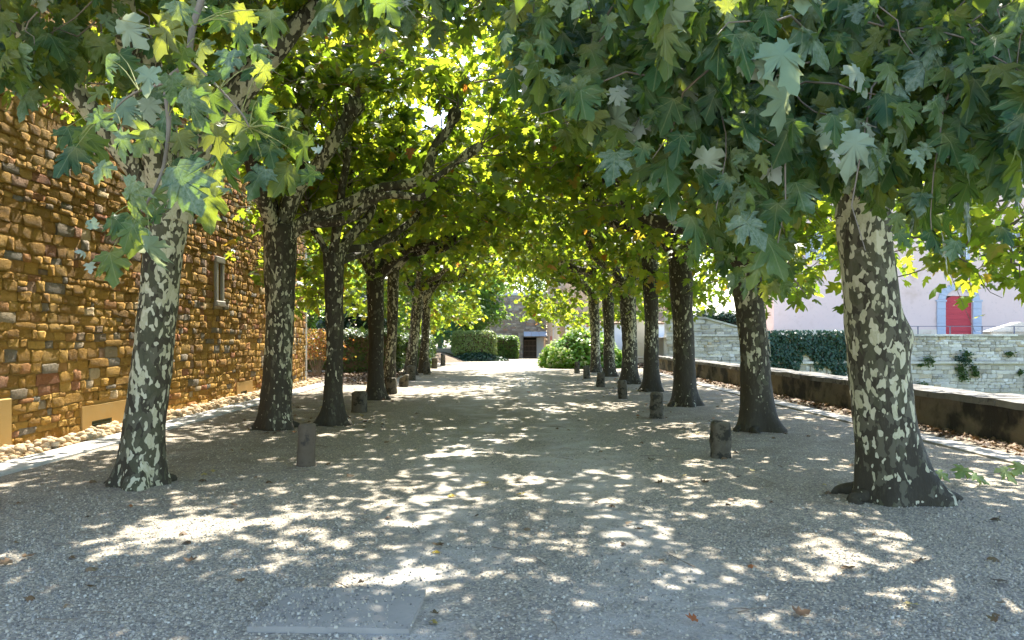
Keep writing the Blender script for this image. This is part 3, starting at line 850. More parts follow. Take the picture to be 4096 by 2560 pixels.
# little plants rooted in that wall
WALLPL = [(23.55, 0.50, 0.55, 'dark bushy wall plant rooted above the ledge of the retaining wall')]
rw = np.random.default_rng(12)
for _ in range(26):
    xw = 19.6 + 9.5 * rw.random()
    WALLPL.append((xw, rw.choice([0.42, 0.42, rw.uniform(-0.9, 0.3), rw.uniform(-0.6, 0.9)]), rw.choice([0.1, 0.14, 0.2, 0.32]) * rw.uniform(0.7, 1.2), None))
for (xx, zz, sz, lab) in WALLPL:
    e = empty('wall_plant', (xx, RY - 0.1, zz))
    tag(e, lab or 'small green tuft growing from the joints of the pale retaining wall', 'plant', None if lab else 'tufts on the retaining wall')
    nl = int(500 * sz)
    p = np.column_stack([xx + rng.normal(0, sz * 0.4, nl), RY - 0.12 - np.abs(rng.normal(0, sz * 0.3, nl)), zz + rng.normal(0, sz * 0.33, nl)])
    t_, nn = rand_leaf_dirs(nl, 0.2, 0.9)
    tag(leaf_batch('foliage', 'small', p, t_, nn, 0.10 * rng.uniform(0.6, 1.2, nl), M['ivy'] if lab else M['hedge'], e, (xx, RY - 0.1, zz)), kind='stuff')

# railing on the terrace
ry = 43.2
rail = empty('terrace_railing', (30, ry, 1.62)); tag(rail, 'thin dark metal railing on the terrace before the pink house', 'railing')
xx = 19.0
while xx < 46:
    MB().box(xx - 30 - 0.025, xx - 30 + 0.025, -0.025, 0.025, 0, 0.60).build('post', M['rail'], rail); xx += 1.74
for zz in (0.58, 0.06):
    MB().box(19 - 30, 46 - 30, -0.018, 0.018, zz, zz + 0.035).build('rail', M['rail'], rail)
# low gabled stone tank
tk = empty('stone_cistern', (29.6, 46, 1.62)); tag(tk, 'small gabled pale stone cistern roof standing on the terrace', 'cistern')
V = [(-2.0, -0.6, 0.32), (2.0, -0.6, 0.32), (2.0, 0.6, 0.32), (-2.0, 0.6, 0.32), (-0.1, -0.6, 0.88), (0.1, 0.6, 0.88)]
MB().add(V, [(0, 1, 4), (2, 3, 5), (1, 2, 5, 4), (3, 0, 4, 5), (0, 3, 2, 1)]).build('roof', M['whitestone'], tk)
MB().box(-1.7, 1.7, -0.5, 0.5, 0, 0.318).build('body', M['whitestone'], tk)

# pink house
hy = 56.0
hs = empty('pink_house', (30, hy, 1.62)); tag(hs, 'long pink rendered house with a red arched door above the terrace', 'house')
dx0, dx1 = 31.05 - 30, 32.95 - 30
m = MB(); m.box(-11, dx0, 0, 0.4, 0, 13).box(dx1, 22, 0, 0.4, 0, 13).box(dx0, dx1, 0, 0.4, 2.9, 13)
m.build('wall', M['pink'], hs)
MB().box(-10.9, 21.9, 0.42, 9, 0, 12.9).build('house_body', M['pink'], hs)
MB().box(-11.5, 22.5, -0.5, 9.5, 13.0, 13.4).build('roof', M['tile'], hs)
MB().box(-11, dx0 - 0.62, -0.08, -0.003, 0, 0.55).build('plinth', M['cream_wall'], hs)
d = empty('door', ((dx0 + dx1) / 2, 0.12, 0), hs)
n_ = 6; hw = (dx1 - dx0) / 2
for i in range(n_):
    z0 = i * 0.41
    V = [(-hw, 0, z0), (hw, 0, z0), (hw, 0, z0 + 0.40), (-hw, 0, z0 + 0.40)]
    MB().box(-hw, hw, 0, 0.05, z0, z0 + 0.40).build('door_board', M['red'], d)
V = [(-hw, 0, 2.46)] + [(hw * math.cos(a), 0, 2.46 + 0.48 * math.sin(a)) for a in np.linspace(math.pi, 0, 9)][1:]
V2 = [(a, 0.05, c) for a, b, c in V]; nV = len(V)
MB().add(V + V2, [tuple(range(nV))[::-1], tuple(range(nV, 2*nV))] + [(i, (i+1) % nV, nV + (i+1) % nV, nV + i) for i in range(nV)]).build('door_arch_panel', M['red'], d)
for xx in (-hw - 0.31, hw + 0.31):
    for i in range(5):
        MB().box(xx - 0.30, xx + 0.30, -0.24, -0.125, i * 0.5, i * 0.5 + 0.49).build('jamb_block', M['bluestone'], d, bevel=0.01)
    MB().box(xx - 0.36, xx + 0.36, -0.27, -0.125, 2.5, 2.62).build('impost', M['bluestone'], d)
for i, a in enumerate(np.linspace(0, math.pi, 10)[:-1]):
    a2 = a + math.pi / 9 - 0.02
    V = [(rq * math.cos(q) * (hw + 0.0), -0.20, 2.62 + rq * 0.75 * math.sin(q)) for rq, q in ((1.0, a), (1.55, a), (1.55, a2), (1.0, a2))]
    V += [(x, -0.125, z) for x, y, z in V]
    MB().add(V, [(0, 1, 2, 3), (7, 6, 5, 4), (0, 4, 5, 1), (1, 5, 6, 2), (2, 6, 7, 3), (3, 7, 4, 0)]).build('voussoir', M['bluestone'], d)
for wx in (-8, -3.5, 2.0, 6.5, 11, 15.5):
    w_ = empty('window', (wx, 0, 6.5), hs)
    MB().box(-0.55, 0.55, -0.02, -0.012, -0.9, 0.9).build('pane', M['glass'], w_)
    m = MB()
    for xx in (-0.55, -0.02, 0.51): m.box(xx, xx + 0.05, -0.07, -0.022, -0.9, 0.9)
    for zz in (-0.9, -0.3, 0.3, 0.85): m.box(-0.55, 0.56, -0.065, -0.024, zz, zz + 0.05)
    m.build('frame', M['white'], w_)
    m = MB(); m.box(-0.75, -0.57, -0.06, -0.005, -1.05, 1.05).box(0.57, 0.75, -0.06, -0.005, -1.05, 1.05).box(-0.57, 0.57, -0.06, -0.005, 0.91, 1.07).box(-0.8, 0.8, -0.10, -0.005, -1.08, -0.91)
    m.build('surround', M['bluestone'], w_)
# clipped evergreen behind the wing of the retaining wall
ev = empty('evergreen_hedge', (13.6, 44.5, 1.62)); tag(ev, 'dark evergreen hedge rising behind the sloping stone wall', 'hedge')
def ev_s(n):
    return np.column_stack([rng.uniform(10.6, 13.4, n), rng.uniform(43.8, 45.6, n), 1.62 + rng.uniform(0, 1, n) * (1.25 + 0.35 * rng.random(n))])
p, t_, nn, s_ = cloud_leaves(4000, ev_s, 0.17, 0.1, 0.8)
tag(leaf_batch('foliage', 'small', p, t_, nn, s_, M['evergreen'], ev, (13.6, 44.5, 1.62)), kind='stuff')
MB().box(-2.8, -0.4, -0.5, 0.9, 0, 1.0).build('stem', M['dark'], ev)  # dark block inside the leaves, its colour standing in for inner shade
# gate pier at the end of the parapet
gp = empty('gate_pier', (7.55, 44.4, 0)); tag(gp, 'square cream stone gate pier with moulded base beyond the parapet', 'pier')
MB().box(-0.55, 0.55, -0.55, 0.55, 0, 0.42).build('base', M['cream_wall'], gp, bevel=0.02)
MB().box(-0.48, 0.48, -0.48, 0.48, 0.42, 0.56).build('moulding', M['cream_wall'], gp, bevel=0.05)
MB().box(-0.38, 0.38, -0.38, 0.38, 0.56, 2.55).build('shaft', M['cream_wall'], gp, bevel=0.012)
MB().box(-0.5, 0.5, -0.5, 0.5, 2.55, 2.75).build('cap', M['cream_wall'], gp, bevel=0.04)

# ------------------------------------------------------------------ far end: stone building, porch, annex, hedges
FY = 75.0; FZ = -0.36
fb = empty('stone_outbuilding', (0.7, FY, FZ)); tag(fb, 'plain brown rubble stone building with pale coping closing the alley', 'building')
fl = (0.7, FY, FZ)
S = courses(7.0, FZ, 5.5, 0.22, 0.36, np.random.default_rng(21), [(4.05 - 3.95, 4.05 - 1.85, FZ, FZ + 1.95)])
masonry(fb, (4.05, FY, 0), (0, -1, 0), S, 0.05, M['farstone'], 0, fl)
m = MB().box(-3.65, 1.15, 0.0, 0.5, -0.1, 5.9).box(1.15, 3.3, 0.0, 0.5, 2.0, 5.9); m.build('wall_core', M['mortar_w'], fb)
MB().box(-3.6, 3.3, 0.52, 8, -0.1, 5.85).build('building_body', M['mortar_w'], fb)
MB().box(-3.8, 3.35, -0.15, 8.1, 5.905, 6.15).build('coping', M['white'], fb)
d = empty('door', (1.78, 0.2, 0), fb)
for i in range(9):
    xx = -0.54 + i * 0.125
    MB().box(xx, xx + 0.07, 0, 0.04, 0.05, 1.72).build('slat', M['door_brown'], d)
m = MB()
for zz in (0.1, 0.6, 1.1, 1.62): m.box(-0.56, 0.58, 0.042, 0.08, zz, zz + 0.1)
m.build('rail', M['door_brown'], d)
MB().box(-0.6, 0.62, 0.2, 0.24, 0, 1.95).build('dark_interior', M['dark'], d)
MB().box(2.45, 3.1, 0.1, 0.16, 0.05, 1.95).build('white_door', M['white'], fb)
aw = empty('awning', (2.25, 0, 2.05), fb)
for i in range(3):
    x0 = -1.05 + i * 0.72
    V = [(x0, -0.95, 0.0), (x0 + 0.70, -0.95, 0.0), (x0 + 0.70, -0.06, 0.42), (x0, -0.06, 0.42)]
    V += [(a, b, c + 0.03) for a, b, c in V]
    MB().add(V, [(3, 2, 1, 0), (4, 5, 6, 7), (0, 1, 5, 4), (1, 2, 6, 5), (2, 3, 7, 6), (3, 0, 4, 7)]).build('awning_panel', M['awning'], aw)
for xx in (-1.0, 0.0, 1.05): MB().box(xx, xx + 0.05, -0.9, -0.06, -0.06, -0.005).build('bracket', M['rail'], aw)
# pink-orange house along the right of the court
ah = empty('orange_house', (7.5, 62, -0.2)); tag(ah, 'peeling orange and cream rendered house on the court, with a downpipe', 'house')
MB().box(-3.4, 6, -4, 12.9, -0.3, 7.5).build('wall', M['orange_wall'], ah)
MB().box(-3.8, 6.4, -4.4, 13.2, 7.5, 7.8).build('roof', M['tile'], ah)
o = MB().box(-3.52, -3.42, 2.5, 2.6, -0.1, 7.4).build('downpipe', M['white'], ah)
MB().box(-3.47, -3.403, 6.0, 6.5, 1.2, 1.9).build('red_box', M['red'], ah)
MB().box(-3.44, -3.403, -3.9, 2.0, -0.1, 3.2).build('cream_panel', M['cream_wall'], ah)
an = empty('lean_to', (7.0, 51.5, -0.1)); tag(an, 'low white-walled lean-to with clay tile eave behind the hydrangea', 'shed')
MB().box(-2.6, 4.5, 0, 5, -0.2, 2.55).build('wall', M['white'], an)
for i in range(24):
    xx = -2.9 + i * 0.32
    V = [(xx, -0.35, 2.60), (xx + 0.30, -0.35, 2.60), (xx + 0.30, 2.2, 3.3), (xx, 2.2, 3.3)]
    V += [(a, b, c + 0.06) for a, b, c in V]
    MB().add(V, [(3, 2, 1, 0), (4, 5, 6, 7), (0, 1, 5, 4), (1, 2, 6, 5), (2, 3, 7, 6), (3, 0, 4, 7)]).build('tile', M['tile'], an)
MB().box(-2.6, 4.5, 2.3, 5, 2.56, 6.0).build('upper_wall', M['orange_wall'], an)

def box_hedge(name, x0, x1, y0, y1, z0, z1, mat, label, n, size, stems=3, rz=0.12, cat='hedge'):
    c = ((x0 + x1) / 2, (y0 + y1) / 2, z0)
    e = empty(name, c); tag(e, label, cat)
    # leaves on a rounded box surface, some inside
    def smp(n):
        q = rng.uniform(-1, 1, (n, 3)); ax = rng.integers(0, 5, n)
        # force onto a face (no bottom face)
        for i, (a, s) in enumerate(((0, -1), (0, 1), (1, -1), (1, 1), (2, 1))):
            k = ax == i; q[k, a] = s
        pw = (np.abs(q) ** 7).sum(1) ** (1 / 7.0); q = q / pw[:, None]
        q *= (1 + rng.normal(0, 0.035, n) - np.abs(rng.normal(0, 0.06, n)))[:, None]
        cc = np.array([(x0+x1)/2, (y0+y1)/2, (z0+z1)/2]); hh = np.array([(x1-x0)/2, (y1-y0)/2, (z1-z0)/2])
        p = cc + q * hh
        p += np.array([[nz(v * 1.3, 1.0) * rz, nz(v * 1.3 + 9, 1.0) * rz, nz(v * 1.3 + 20, 1.0) * rz] for v in p])
        return p
    cc = np.array([(x0+x1)/2, (y0+y1)/2, (z0+z1)/2])
    p, t_, nn, s_ = cloud_leaves(n, smp, size, 0.2, 0.9, lambda p: (p - cc) / np.linalg.norm(p - cc, axis=1)[:, None])
    tag(leaf_batch('foliage', 'small', p, t_, nn, s_, mat, e, c), kind='stuff')
    core = MB().box((x0-x1)/2*0.86, (x1-x0)/2*0.86, (y0-y1)/2*0.80, (y1-y0)/2*0.80, 0.12, (z1-z0)*0.88); core.build('stem', M['soil'], e)  # solid dark core behind the leaves, painted shade of the hedge interior
    return e
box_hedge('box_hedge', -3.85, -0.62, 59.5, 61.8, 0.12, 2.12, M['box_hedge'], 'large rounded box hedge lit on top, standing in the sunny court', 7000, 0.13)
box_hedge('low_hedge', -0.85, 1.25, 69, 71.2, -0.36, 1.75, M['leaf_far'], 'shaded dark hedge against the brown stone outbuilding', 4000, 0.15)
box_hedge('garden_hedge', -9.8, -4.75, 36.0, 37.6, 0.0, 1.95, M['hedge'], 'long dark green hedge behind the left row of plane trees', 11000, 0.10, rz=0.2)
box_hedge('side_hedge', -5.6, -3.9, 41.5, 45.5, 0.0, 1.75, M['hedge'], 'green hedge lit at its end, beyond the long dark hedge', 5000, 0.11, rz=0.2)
# ivy mound under the box hedge
im = empty('ivy_mound', (-2.0, 60, -0.1)); tag(im, 'dark ivy mound sprawling at the foot of the box hedge', 'ivy')
def im_s(n):
    a = rng.uniform(0, 6.28, n); q = np.sqrt(rng.random(n)); x = -2.0 + 2.3 * q * np.cos(a); y = 59.8 + 1.6 * q * np.sin(a)
    return np.column_stack([x, y, -0.15 + 0.6 * (1 - q ** 2) + rng.normal(0, 0.05, n)])
p, t_, nn, s_ = cloud_leaves(3500, im_s, 0.15, 0.3, 0.8)
tag(leaf_batch('foliage', 'small', p, t_, nn, s_, M['ivy'], im, (-2.0, 60, -0.1)), kind='stuff')
# autumn shrub at the end of the barn
au = empty('autumn_shrub', (-8.0, 34.2, 0)); tag(au, 'rusty orange shrub with bare stems beside the end of the stone building', 'shrub')
p = np.column_stack([rng.normal(-8.0, 0.55, 1500), rng.normal(34.2, 0.5, 1500), rng.uniform(0.7, 2.0, 1500)])
t_, nn = rand_leaf_dirs(1500, 0.4, 0.8)
tag(leaf_batch('foliage', 'small', p, t_, nn, 0.10 * rng.uniform(0.6, 1.3, 1500), M['hedge_autumn'], au, (-8.0, 34.2, 0)), kind='stuff')
for i in range(14):
    a = rng.uniform(0, 6.28); b = np.array([math.cos(a) * 0.12, math.sin(a) * 0.12, 0]); e2 = np.array([math.cos(a) * rng.uniform(0.3, 0.8), math.sin(a) * rng.uniform(0.3, 0.6), rng.uniform(1.2, 1.9)])
    V, F = loft(catmull([b, (b + e2) / 2 + rng.normal(0, 0.05, 3), e2], 5), np.linspace(0.016, 0.006, 5), 5)
    link('stem', mk_mesh('stem', V, F, True), M['twig'], au)
# hydrangea
hyd = empty('hydrangea_bush', (4.3, 42.9, 0)); tag(hyd, 'big bright green hydrangea bush with pale greenish flower heads', 'bush')
def hyd_s(n):
    a = rng.uniform(0, 6.28, n); cz = rng.uniform(0.0, 1, n); q = np.sqrt(1 - cz ** 2)
    k = 1 - np.abs(rng.normal(0, 0.16, n))
    d = np.column_stack([q * np.cos(a), q * np.sin(a), cz])
    bump = np.array([1 + 0.18 * nz(v * 2.2) for v in d])
    return np.array([4.3, 42.9, 0.05]) + d * np.array([2.35, 1.6, 1.95]) * (k * bump)[:, None]
p, t_, nn, s_ = cloud_leaves(5200, hyd_s, 0.19, 0.5, 0.6, lambda p: (p - np.array([4.3, 42.9, 0.3])) / 2)
tag(leaf_batch('foliage', 'small', p, t_, nn, s_, M['hydrangea'], hyd, (4.3, 42.9, 0)), kind='stuff')
V, F = pebble_template(3, 8)
core = [tuple(Vector((v[0] * 3.8, v[1] * 3.0, max(v[2], -0.2) * 3.3 + 0.6))) for v in V]
link('stem', mk_mesh('stem', core, F, True), M['soil'], hyd)  # rounded dark core, shade inside the bush given as colour
# flower heads: small dome of petals each, shared mesh
r = np.random.default_rng(5)
dV = []; dF = []
for i in range(34):
    a = r.uniform(0, 6.28); cz = r.uniform(-0.1, 1); q = math.sqrt(1 - cz * cz)
    c = np.array([q * math.cos(a), q * math.sin(a), cz * 0.8]); u = np.cross(c, [0.3, 0.5, 0.8]); u /= np.linalg.norm(u); w = np.cross(c, u); w /= np.linalg.norm(w)
    o0 = len(dV); dV += [tuple(c + 0.26 * (u * math.cos(t) + w * math.sin(t))) for t in (0, 1.57, 3.14, 4.71)]; dF.append((o0, o0+1, o0+2, o0+3))
fme = mk_mesh('flower_head', dV, dF); fme.materials.append(M['bloom'])
pp = hyd_s(900); pp = pp[(pp[:, 1] < 43.2)]
dd = np.linalg.norm((pp - np.array([4.3, 42.9, 0.05])) / np.array([2.35, 1.6, 1.95]), axis=1)
pp = pp[dd > 0.92][:150]
for q in pp:
    o = bpy.data.objects.new('flower_head', fme); COL.objects.link(o); o.parent = hyd
    o.location = (q - np.array([4.3, 42.9, 0])) * 1.02; s = rng.uniform(0.07, 0.115); o.scale = (s, s, s * 0.9); o.rotation_euler = (rng.normal(0, 0.5), rng.normal(0, 0.5), rng.uniform(0, 6))
# garden boundary: low dark wall with a green mesh fence at the far left
gf = empty('mesh_fence', (-4.6, 63, -0.15)); tag(gf, 'tall green wire mesh fence on a low wall behind the box hedge', 'fence')
MB().box(-3.4, 1.0, 0, 0.3, -0.1, 0.9).build('base_wall', M['greystone'], gf)
for i in range(7):
    MB().box(-3.3 + i * 0.75, -3.24 + i * 0.75, 0.1, 0.16, 0, 4.0).build('post', M['metal_green'], gf)
m = MB()
for i in range(40): m.box(-3.3, 1.25, 0.125, 0.135, 0.92 + i * 0.077, 0.928 + i * 0.077)
for i in range(56): m.box(-3.3 + i * 0.0812, -3.292 + i * 0.0812, 0.137, 0.145, 0.9, 3.95)
m.build('mesh_panel', M['metal_green'], gf)
for zz in (0.95, 2.2, 3.92): MB().box(-3.3, 1.27, 0.085, 0.099, zz, zz + 0.05).build('rail', M['metal_green'], gf)
# sloping leafy bank left of the court
bank = sheet('bank', -14, -2.2, 50, 66, 16, 12, lambda x, y: -0.36 + 0.85 * max(0, min(1, (-2.2 - x) / 2.5)) * max(0, min(1, (y - 51) / 5)) - (0.3 if y < 50.5 else 0) + 0.05 * nz((x, y, 0)), M['soil'])

# garden trees behind the left hedge and beyond the buildings
def garden_tree(x, y, h, rad, label, n, mat, size=0.30, z0=0.0, low=0.25, group=None):
    e = empty('garden_tree', (x, y, z0)); tag(e, label, 'tree', group)
    pth = catmull([(0, 0, -0.1), (0.1, 0, h * 0.3), (-0.1, 0.1, h * 0.75)], 8)
    V, F = loft(pth, np.linspace(0.22, 0.07, 8), 8); link('trunk', mk_mesh('trunk', V, F, True), M['twig'], e)
    for i in range(5):
        a = i * 1.3; V, F = loft(catmull([pth[3 + i % 3], pth[3 + i % 3] + np.array([math.cos(a) * rad * .4, math.sin(a) * rad * .4, h * 0.12]), pth[3 + i % 3] + np.array([math.cos(a) * rad * .75, math.sin(a) * rad * .75, h * 0.3])], 6), np.linspace(0.09, 0.02, 6), 6)
        link('limb', mk_mesh('limb', V, F, True), M['twig'], e)
    nc = 46
    a = rng.uniform(0, 6.28, nc); cz = rng.uniform(-1, 1, nc); q = np.sqrt(1 - cz ** 2); k = rng.uniform(0.45, 1.0, nc)
    cc = np.column_stack([q * np.cos(a) * rad, q * np.sin(a) * rad, h * (low + (1 - low) / 2) + cz * h * (1 - low) / 2]) * np.column_stack([k, k, np.ones(nc)]) + np.array([x, y, z0])
    ci = rng.integers(0, nc, n)
    p = cc[ci] + rng.normal(0, 1, (n, 3)) * np.array([0.55, 0.55, 0.4]) * rad * 0.30
    p = p[p[:, 2] > z0 + 0.4]
    t_, nn = rand_leaf_dirs(len(p), 0.5, 0.8)
    tag(leaf_batch('crown', 'quad', p, t_, nn, size * rng.uniform(0.6, 1.4, len(p)), mat, e, (x, y, z0)), kind='stuff')
GT = [(-10.5, 43, 7.5, 3.2, 'bright green garden tree behind the long dark hedge', 12000, M['leaf_far']),
      (-6.0, 50, 8, 3.2, 'loose bright green tree between the hedge and the court', 11000, M['leaf_far']),
      (-15.5, 50, 11, 4.5, 'tall green tree behind the end of the stone building', 14000, M['leaf_far']),
      (-3.0, 66, 8.5, 3.2, 'pale green tree beside the green mesh fence', 10000, M['leaf_far']),
      (-9.5, 62, 12, 5, 'large green tree far behind the left hedge', 14000, M['leaf_far']),
      (-5.6, 69, 7, 3.0, 'rounded green tree behind the low wall and mesh fence', 9000, M['leaf_far']),
      (-7.2, 39.8, 3.6, 1.7, 'dark evergreen bush tree just behind the long hedge', 6000, M['evergreen']),
      (2.0, 90, 10, 6, 'dark tree rising behind the brown stone outbuilding', 9000, M['hedge']),
      (-12, 88, 15, 8, 'broad dark tree behind the mesh fence', 12000, M['hedge'])]
for g in GT: garden_tree(*g, size=0.24 if g[1] < 55 else 0.38)

# ------------------------------------------------------------------ the plane trees
CAMP = np.array([0, 0, EYE])
def bound_right(xd):
    return np.interp(xd, [900, 1150, 1200, 1320, 1420, 1500, 1600, 1690, 1740, 1790, 1850, 1900, 1960, 2030, 2100, 2160, 2250, 2420, 2600], [-50, 60, 160, 300, 420, 470, 540, 590, 700, 760, 700, 520, 470, 470, 520, 600, 660, 740, 800])
def bound_left(xd):
    return np.interp(xd, [-300, 0, 80, 160, 260, 330, 420, 520, 620, 760, 860, 1000, 1150], [330, 250, 300, 310, 330, 290, 250, 240, 150, 60, 90, 110, 80])

TREE_N = 0
def plane_tree(name_label, base, trunk, rads, limbs, leaf_kind, n_shoots, n_parts, bark, side, group=None, extra_shoots=(), bound=None, lsz=0.215, flare=0.9, zmin=2.9, droopers=0, knob=None, carve=False, seed=0, fill=None, low_n=20):
    """trunk: list of points from the ground up; limbs: (points, r0, r1)"""
    r = np.random.default_rng(1000 + seed)
    bx, by = base
    e = empty('plane_tree', (bx, by, 0)); tag(e, name_label, 'tree', group)
    loc = np.array([bx, by, 0.0])
    n = 44
    path = catmull([np.asarray(p, float) - loc for p in trunk], n)
    # more rows low down
    rad = np.interp(np.linspace(0, 1, n), np.linspace(0, 1, len(rads)), rads)
    ph = r.uniform(0, 6.28, 4)
    def rf(i, th, c):
        zz = max(c[2], 0.0)
        root = flare * math.exp(-zz / 0.20) * (0.55 + 0.45 * math.cos(3 * th + ph[0]) * 0.7 + 0.3 * math.cos(5 * th + ph[1]))
        lump = 0.05 * nz((math.cos(th) * 1.6 + seed * 3.1, math.sin(th) * 1.6, c[2] * 1.5)) + 0.035 * nz((math.cos(th) * 4 + seed, math.sin(th) * 4, c[2] * 4))
        k = 1 + max(root, -0.05) + lump * 1.6
        if knob:
            da = math.atan2(math.sin(th - knob[1]), math.cos(th - knob[1]))
            k += knob[2] * math.exp(-((c[2] - knob[0]) / 0.19) ** 2 - (da / 0.55) ** 2)
        return k
    V, F = loft(path, rad, 26, rf)
    tr = link('trunk', mk_mesh('trunk', V, F, True), M['bark'], e); tr.color = (bark, 0, 0, 1)
    # surface roots
    for i in range(3):
        a = r.uniform(0, 6.28) if i else math.pi + 0.3 * side
        L = rads[0] * r.uniform(1.45, 1.8)
        d = np.array([math.cos(a), math.sin(a), 0])
        pts = [d * rads[0] * 0.8 + [0, 0, 0.05], d * (rads[0] * 1.45) + [0, 0, 0.01], d * L + np.array([-d[1], d[0], 0]) * 0.12 + [0, 0, -0.02]]
        V, F = loft(catmull(pts, 8), np.linspace(0.085, 0.03, 8) * rads[0] / 0.3, 8)
        o = link('root', mk_mesh('root', V, F, True), M['bark'], e); o.color = (0.05, 0, 0, 1)
    knuckles = []
    for (pts, r0, r1) in limbs:
        pts = [np.asarray(p, float) - loc for p in pts]
        nn = max(10, int(len(pts) * 7))
        pa = catmull(pts, nn)
        wig = np.array([[nz(p * 1.7 + seed), nz(p * 1.7 + 31 + seed), nz(p * 1.7 + 57 + seed)] for p in pa]) * 0.10
        wig *= np.linspace(0, 1, nn)[:, None]; pa = pa + wig
        ra = np.linspace(r0, r1, nn)
        s = np.linspace(0, 1, nn)
        if r1 > 0.03:
            ra = ra * (1 + 0.75 * np.exp(-((s - 0.965) / 0.035) ** 2)) * (1 + 0.35 * np.exp(-((s - 0.0) / 0.06) ** 2))
        V, F = loft(pa, ra, 12, lambda i, th, c: 1 + 0.22 * nz((c[0] * 5 + math.cos(th) * 1.5, c[1] * 5 + math.sin(th) * 1.5, c[2] * 5 + seed)))
        o = link('limb', mk_mesh('limb', V, F, True), M['bark'], e); o.color = (bark * 0.8 + 0.12, 0, 0, 1)
        d = pa[-1] - pa[-4]; d /= np.linalg.norm(d)
        if r1 > 0.03:
            knuckles.append((pa[-1] + loc, d, 1.0)); knuckles.append((pa[int(nn * 0.62)] + loc, d, 0.5)); knuckles.append((pa[int(nn * 0.82)] + loc, d, 0.6))
    def leaf_ok(p, tp, sz):
        ok = (p[:, 0] > -6.35) & (p[:, 2] > zmin) & (p[:, 1] > 2.6) & (np.linalg.norm(p - CAMP, axis=1) > 3.7)
        ok |= (p[:, 0] * side > 4.4) & (p[:, 2] > 1.9) & (p[:, 0] > -6.35) & (droopers > 0)
        if seed in (2, 3):           # the long limbs over the path are bare on the near side
            xq, yq = proj(p)
            ok &= ~((xq > 690) & (xq < 1165) & (yq > 215) & (yq < 570) & (p[:, 1] < 15.2) & (r.random(len(p)) < 0.9))
        if by > 33: ok |= (p[:, 2] > 1.95) & (p[:, 1] > 37) & (np.abs(p[:, 0]) > 1.3)
        if by > 26 and side < 0: ok |= (p[:, 2] > zmin) & (p[:, 1] > 26)
        if bound is None:
            ok &= ~((np.abs(p[:, 0]) < 2.4) & (p[:, 2] < 3.7) & (p[:, 1] < 33))
        else:
            tz = p + tp / np.linalg.norm(tp, axis=1)[:, None] * sz[:, None]
            xd, yd = proj(tz); xe, ye = proj(p)
            ok &= np.maximum(yd, ye) < bound(xd) + 25 * r.normal(0, 1, len(xd))
        return ok
    # shoots out of the knuckles
    SV = []; SF = []; LP = []; LTp = []; LN = []; LSz = []
    tot = sum(k[2] for k in knuckles)
    shoots = []
    for (kp, kd, kw) in knuckles:
        m_ = max(2, int(round(n_shoots * kw / tot)))
        for _ in range(m_):
            a = r.uniform(0, 6.28); el = r.uniform(-0.35, 1.25)
            d = np.array([math.cos(a) * math.cos(el), math.sin(a) * math.cos(el), math.sin(el)]) + kd * 0.45
            d /= np.linalg.norm(d); L = r.uniform(1.0, 2.5)
            shoots.append((kp, d, L, r.uniform(0.15, 0.5), 1.0))
    for _ in range(droopers):
        kp = knuckles[r.integers(len(knuckles))][0]
        a = (0 if side > 0 else math.pi) + r.normal(0, 0.9)
        shoots.append((kp + np.array([math.cos(a), math.sin(a), 0]) * r.uniform(0.2, 1.0), np.array([math.cos(a), math.sin(a), 0.25]), r.uniform(1.6, 3.0), r.uniform(0.7, 1.1), 1.1))
    shoots += list(extra_shoots)
    if droopers:
        for _ in range(low_n):     # low skirts on the outer side of the crown
            a = r.uniform(0, 6.28); xo = r.uniform(4.7, 7.3) if side > 0 else -r.uniform(4.6, 6.0 if by < 30 else 8.5)
            shoots.append((np.array([xo, by + r.uniform(-3, 3), r.uniform(2.7, 4.2)]), np.array([math.cos(a), math.sin(a), -0.1]), r.uniform(0.7, 1.3), 0.3, 1.0))
        if by > 33:                # fringe over the sunny end of the alley
            for _ in range(34):
                xo = r.uniform(1.1, 4.4) * side
                shoots.append((np.array([xo, r.uniform(37.5, 41.5), r.uniform(3.0, 4.3) - 0.12 * abs(xo)]), np.array([r.normal(0, 0.5), r.normal(0, 0.5), -0.3]), r.uniform(0.6, 1.2), 0.35, 1.1))
    if fill:                       # filler shoots added overhead, joining the crowns and shading the path
        x0, x1, y0, y1, z0, z1, nf = fill
        for _ in range(nf):
            a = r.uniform(0, 6.28)
            shoots.append((np.array([r.uniform(x0, x1), r.uniform(y0, y1), r.uniform(z0, z1)]), np.array([math.cos(a), math.sin(a), r.uniform(-0.3, 0.5)]), r.uniform(0.9, 1.8), 0.3, 1.0))
    for (kp, d, L, dr, dens) in shoots:
        t = np.linspace(0, 1, 6)
        pa = kp[None] + d[None] * (t * L)[:, None]
        pa[:, 2] -= dr * L * t ** 2
        pa[1:] += r.normal(0, 0.04, (5, 3))
        nl = max(4, int(L * (13 if leaf_kind != 'hi' else 24) * dens))
        tt = r.uniform(0.12, 1.0, nl) ** 0.8
        q = np.column_stack([np.interp(tt, t, pa[:, k]) for k in range(3)])
        tip, nrm = rand_leaf_dirs(nl, 0.55, 0.55, r)
        nearm = (np.linalg.norm(q - CAMP, axis=1) < 7.5)
        tip[nearm] = tip[nearm] * np.array([0.6, 0.5, 1.0]) + np.array([0, -0.25, -0.55]); nrm[nearm] = nrm[nearm] * 0.7 + np.array([0, -0.75, 0.15])
        off = tip / np.linalg.norm(tip, axis=1)[:, None] * r.uniform(0.03, 0.14, nl)[:, None] + r.normal(0, 0.11, (nl, 3))
        lz = lsz * (r.uniform(0.55, 1.25, nl) if leaf_kind != 'hi' else np.clip(r.lognormal(-0.18, 0.30, nl), 0.4, 1.25))
        keep = leaf_ok(q + off, tip, lz)
        if keep.sum() < 3: continue
        tm = min(1.0, tt[keep].max() + 0.05) * t
